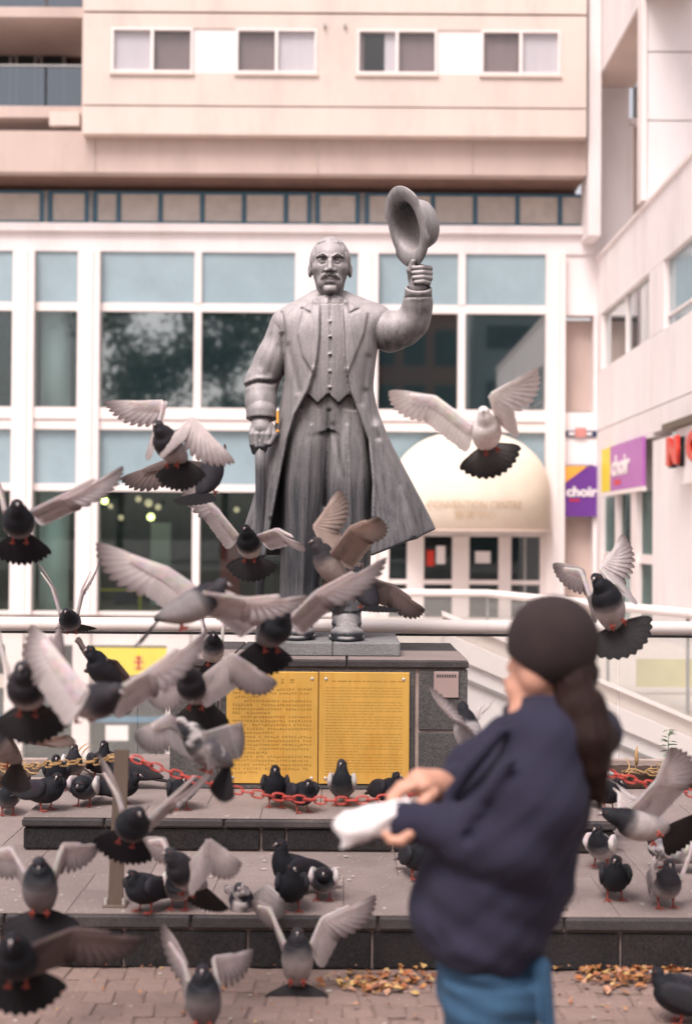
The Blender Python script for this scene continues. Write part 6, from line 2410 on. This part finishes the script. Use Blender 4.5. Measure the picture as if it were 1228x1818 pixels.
flying('pigeon with white flared wings and a black fan tail above the dark knit cap', 1078, 1072, 5.8, (-.25, -.42, .80), (974, 1006), (1103, 953), 'pied', 1, 1, (1030, 1012), (1064, 1010), (.35, .1, -.85), (.75, .2, -.45), (-.6, -.8, -.1), 74, 62, roll=.72, spread=1.15, s=1.18, level=.75)
flying('pigeon flying left with one wing straight up above the right end of the step', 1132, 1462, 5.3, (-.80, -.25, .22), (1080, 1392), (1190, 1322), 'pied', 1, -1, (1098, 1408), (1165, 1385), (.75, .25, -.3), (.55, .2, -.45), (-1, -.2, -.05), 50, 5, roll=.95, s=1.08)
flying('large near pigeon at the left edge with red feet, half out of the frame', 48, 1222, 4.1, (.05, -.62, .70), (-60, 1100), (98, 1108), 'grey', 1, 1, (-10, 1110), (80, 1150), (.1, .5, -.8), (.25, .6, -.7), (0, -1, -.05), 54, 64, level=.5)
flying('large pale blurred pigeon diving with its long wings spread across the left of the frame', 166, 1240, 3.9, (.55, -.62, .10), (48, 1108), (362, 1116), 'grey', 1, 1, (110, 1170), (262, 1190), (-.55, .2, -.6), (-.2, .3, -.85), (.8, -.7, -.15), 34, 20, L=.36)
flying('dark headed pigeon with a broad pale wing reaching the left brass plaque', 345, 1218, 4.9, (-.12, -.60, .72), (258, 1248), (497, 1212), 'grey', 1, -1, (305, 1188), (412, 1160), (.2, .2, -.85), (-.1, .1, -.9), (-.25, -1, -.1), 46, 64, level=.5)
flying('small dark pigeon with pale wing edges by the left pedestal corner', 378, 1152, 6.9, (.10, -.80, .50), (352, 1095), (398, 1090), 'pied', 1, 1, None, None, (.1, .8, -.5), (-.1, .8, -.5), (.1, -1, 0), 30, 30, L=.26)
flying('mottled pigeon flying left over the red chain with a rounded pale wing', 362, 1324, 4.5, (-.62, -.40, .55), (244, 1305), (424, 1288), 'mottle', -1, 1, (300, 1268), (402, 1290), (.35, -.1, -.85), (.3, .3, -.7), (-.9, -.4, -.15), 34, 65, L=.28)
flying('pigeon with wings in a V and dark head hovering before the rusty post', 236, 1462, 4.5, (.18, -.76, .52), (164, 1338), (388, 1340), 'blue', 1, 1, (208, 1410), (300, 1420), (-.1, .8, -.45), (-.1, .75, -.55), (.3, -1, -.05), 46, 60, L=.34, roll=-.35, level=.55)
flying('black chested pigeon flapping above the pair on the lower step', 330, 1548, 4.9, (-.35, -.55, .70), (242, 1496), (436, 1534), 'grey', 1, -1, (288, 1490), (372, 1490), (.25, .3, -.8), (-.25, .1, -.85), (-.9, -.6, 0), 40, 25, L=.30, level=.7)
flying('slate pigeon landing with its head bowed, black tail spread over the step edge', 72, 1575, 4.5, (.06, -.52, .76), (-40, 1520), (172, 1498), 'blue', 1, 1, (20, 1505), (112, 1498), (.2, .15, -.9), (-.2, .15, -.9), (.1, -.7, -.75), 62, 68, L=.28)
flying('nearest pigeon, nearly black, at the lower left corner with a blurred brown wing', 30, 1700, 3.7, (.05, -.60, .72), (-120, 1650), (254, 1662), 'dark', 1, 1, (-40, 1640), (130, 1648), (0, .4, -.7), (0, .35, -.75), (.1, -1, -.05), 62, 66, L=.34, level=.5)
flying('pigeon standing tall on the paving with both wings flared and black tail fanned', 528, 1702, 5.02, (.0, -.36, .90), (440, 1604), (664, 1588), 'grey', 1, 1, (478, 1612), (570, 1630), (.35, .05, -.9), (-.05, .05, -.95), (0, -1, -.1), 58, 68, L=.30)
flying('pigeon at the bottom edge facing the camera with a narrow V of pale wings', 362, 1772, 4.45, (-.02, -.42, .86), (278, 1640), (444, 1688), 'blue', 1, 1, (326, 1708), (378, 1700), (-.1, .45, -.85), (.2, .45, -.8), (0, -1, -.1), 48, 60, L=.30)
flying('mottled pigeon settling on the step edge with a wing arched to the right', 432, 1606, 5.45, (-.08, -.66, .62), (392, 1578), (512, 1602), 'mottle', 1, -1, (410, 1575), (474, 1572), (0, .6, -.7), (-.1, .1, -.9), (-.1, -1, -.1), 26, 50, L=.24)
flying('pigeon at the left edge whose brown wing points right over the yellow chain', 4, 1322, 5.4, (-.35, -.55, .60), (-80, 1290), (122, 1298), 'brown', 1, -1, (-40, 1290), (60, 1306), (0, .4, -.8), (0, .75, -.4), (-.6, -.8, 0), 34, 50, L=.30)
flying('pigeon behind the woman\'s shoulder with a narrow grey wing before the small plaque', 832, 1300, 5.6, (-.2, .5, .7), (766, 1212), (870, 1240), 'pied', -1, 1, (800, 1268), (850, 1260), (.45, .3, -.5), (-.3, .3, -.6), (-.2, .9, 0), 30, 30, L=.28)
flying('dark pigeon partly hidden between the two large blurred birds on the left', 185, 1190, 5.8, (-.4, -.5, .6), (130, 1140), (250, 1225), 'dark', 1, 1, None, None, (.1, .6, -.6), (-.1, .6, -.6), (-.7, -.7, 0), 36, 45, L=.28)

# ---- birds on the steps and paving
S1z, S2z = ZS1 + .003, ZS2 + .006
standing('grey chested pigeon standing on the lower platform at the left edge', 14, 1447, ZS2, -75, 'blue', .95, -25)
standing('plump dark pigeon on the left corner of the upper step looking back', 82, 1439, S1z, 0 - 35, 'dark', .55, -60, 1.06, 1.10)
standing('puffed dark pigeon with lowered head, second from the corner of the upper step', 150, 1431, S1z, -95, 'blue', .25, -15, 1.0, 1.15, .35)
standing('black pigeon under the yellow chain, behind the plump corner pigeon', 102, 1402, S1z, -85, 'dark', .75, 10, 1.0, 1.1)
standing('tall pale grey pigeon standing behind the yellow chain', 131, 1388, S1z, -80, 'grey', 1.15, -25, .98)
standing('slim dark pigeon with raised head left of the rusty post', 178, 1384, S1z, -60, 'dark', 1.2, -50, .98)
standing('dark pigeon directly behind the upper half of the rusty post', 224, 1398, S1z, 170, 'dark', .6, 0)
standing('dark pigeon low behind the rusty post with its tail to the left', 216, 1428, S1z, -15, 'dark', .35, 0)
standing('round dark pigeon on the upper step under the sagging red chain', 321, 1437, S1z, -75, 'dark', .5, 0, 1.0, 1.1)
standing('dark pigeon in front of the left plaque facing the camera head on', 489, 1433, S1z, -90, 'dark', .95, 0, 1.05)
standing('short dark pigeon with its head tilted left under the join of the plaques', 536, 1442, S1z, -65, 'dark', .45, -30, .98)
standing('tall upright pigeon with a black bib before the right plaque', 607, 1430, S1z, -92, 'blue', 1.25, -15, 1.05)
standing('dark pigeon in profile at the right plaque, partly behind the white bag', 690, 1436, S1z, -62, 'dark', .7, 45)
standing('dark pigeon on the lower step nearest the rusty post, left of a pair', 257, 1620, S2z, -125, 'dark', .55, -15, 1.0)
standing('pale collared pigeon, right of the pair near the rusty post', 318, 1614, S2z, -95, 'pied', .5, 0, .98)
standing('long necked black pigeon at the back of the middle group on the lower step', 520, 1588, S2z, -140, 'dark', 1.25, -20, 1.05)
standing('black pigeon at the front of the group in the middle of the lower step', 517, 1618, S2z, -85, 'dark', .95, 20, 1.0)
standing('small crouching dark pigeon with white flanks on the lower step', 574, 1598, S2z, -90, 'pied', .25, 0, .9)
standing('white winged pigeon on the lower step by the right end of the upper step', 1066, 1540, S2z, -115, 'pied', .95, -20, 1.0)
standing('nearly black pigeon alone on the lower step right of the woman', 1090, 1598, S2z, -95, 'dark', .9, -25, .98)
standing('grey pigeon with lifted white wings at the front right of the lower step', 1181, 1612, S2z, -92, 'grey', .95, 0, 1.02, 1.0, 0, (((1166, 1508), .12, -1), ((1226, 1448), .12, 1)))
standing('checkered grey pigeon in profile behind the pigeon with lifted wings', 1184, 1545, S2z, 165, 'mottle', .6, 0, 1.0)
standing('dark pigeon walking on the paving at the lower right corner', 1206, 1818, .002, 160, 'dark', .55, 10, 1.05)
standing('black pigeon on the right corner of the upper step behind the ponytail', 1080, 1438, S1z, -60, 'dark', .5, 0, .95)
standing('dark pigeon on the lower step under the white bag', 742, 1560, S2z, -70, 'dark', .9, 0, 1.0)
# ------------------------------------------------------------------ far person in a yellow vest near the right shop door
pv_ = thing('person', 'person in a bright yellow safety vest far off by the right shop door', 'person', (fx(1148, 31.4), 31.4, tz))
KZ = 2525 / 30.2
F = Field((-22, -16, 0), (22, 16, 150), 1.5)
for s_ in (-1, 1):
    F.path([(s_ * 6, 0, 72), (s_ * 7, -1, 38), (s_ * 7, 1, 4)], [8, 6, 4.5], 3)
    F.cone((s_ * 7, 2, 3), (s_ * 7, -9, 2.5), 4, 3, 2)
    F.path([(s_ * 14, 0, 116), (s_ * 18, 1, 95), (s_ * 16, -8, 76)], [5.5, 4.8, 3.6], 3)
    F.ell((s_ * 15.5, -10, 70), (2.8, 3, 5), 2)
F.path([(0, 0, 76), (0, 0, 112)], [13, 15], 6)
F.cone((0, 0, 118), (0, -1, 130), 5, 4.5, 3)
F.ell((0, -1, 137), (7.2, 8.6, 10), 2)
F.ell((0, -9.5, 136), (1.4, 2, 2), 1)
link('body', F.mesh('body', lambda V: V / KZ, 1), MT['navy'], pv_)
F = Field((-24, -20, 60), (24, 20, 130), 1.5)
F.path([(0, 0, 80), (0, 0, 112)], [15, 17], 6)
F.path([(-13, 0, 116), (13, 0, 116)], [6.5, 6.5], 5)
link('vest', F.mesh('vest', lambda V: V / KZ, 1), M('hi_vis_yellow', (.62, .72, .06), .7, .1, 20, 0), pv_)
F = Field((-10, -11, 128), (10, 11, 152), 1.2)
F.ell((0, .5, 140), (7.8, 9, 9), 0)
F.ell((0, -10, 133), (8, 6, 8), 2, 's')
link('hair', F.mesh('hair', lambda V: V / KZ, 1), MT['hair'], pv_)
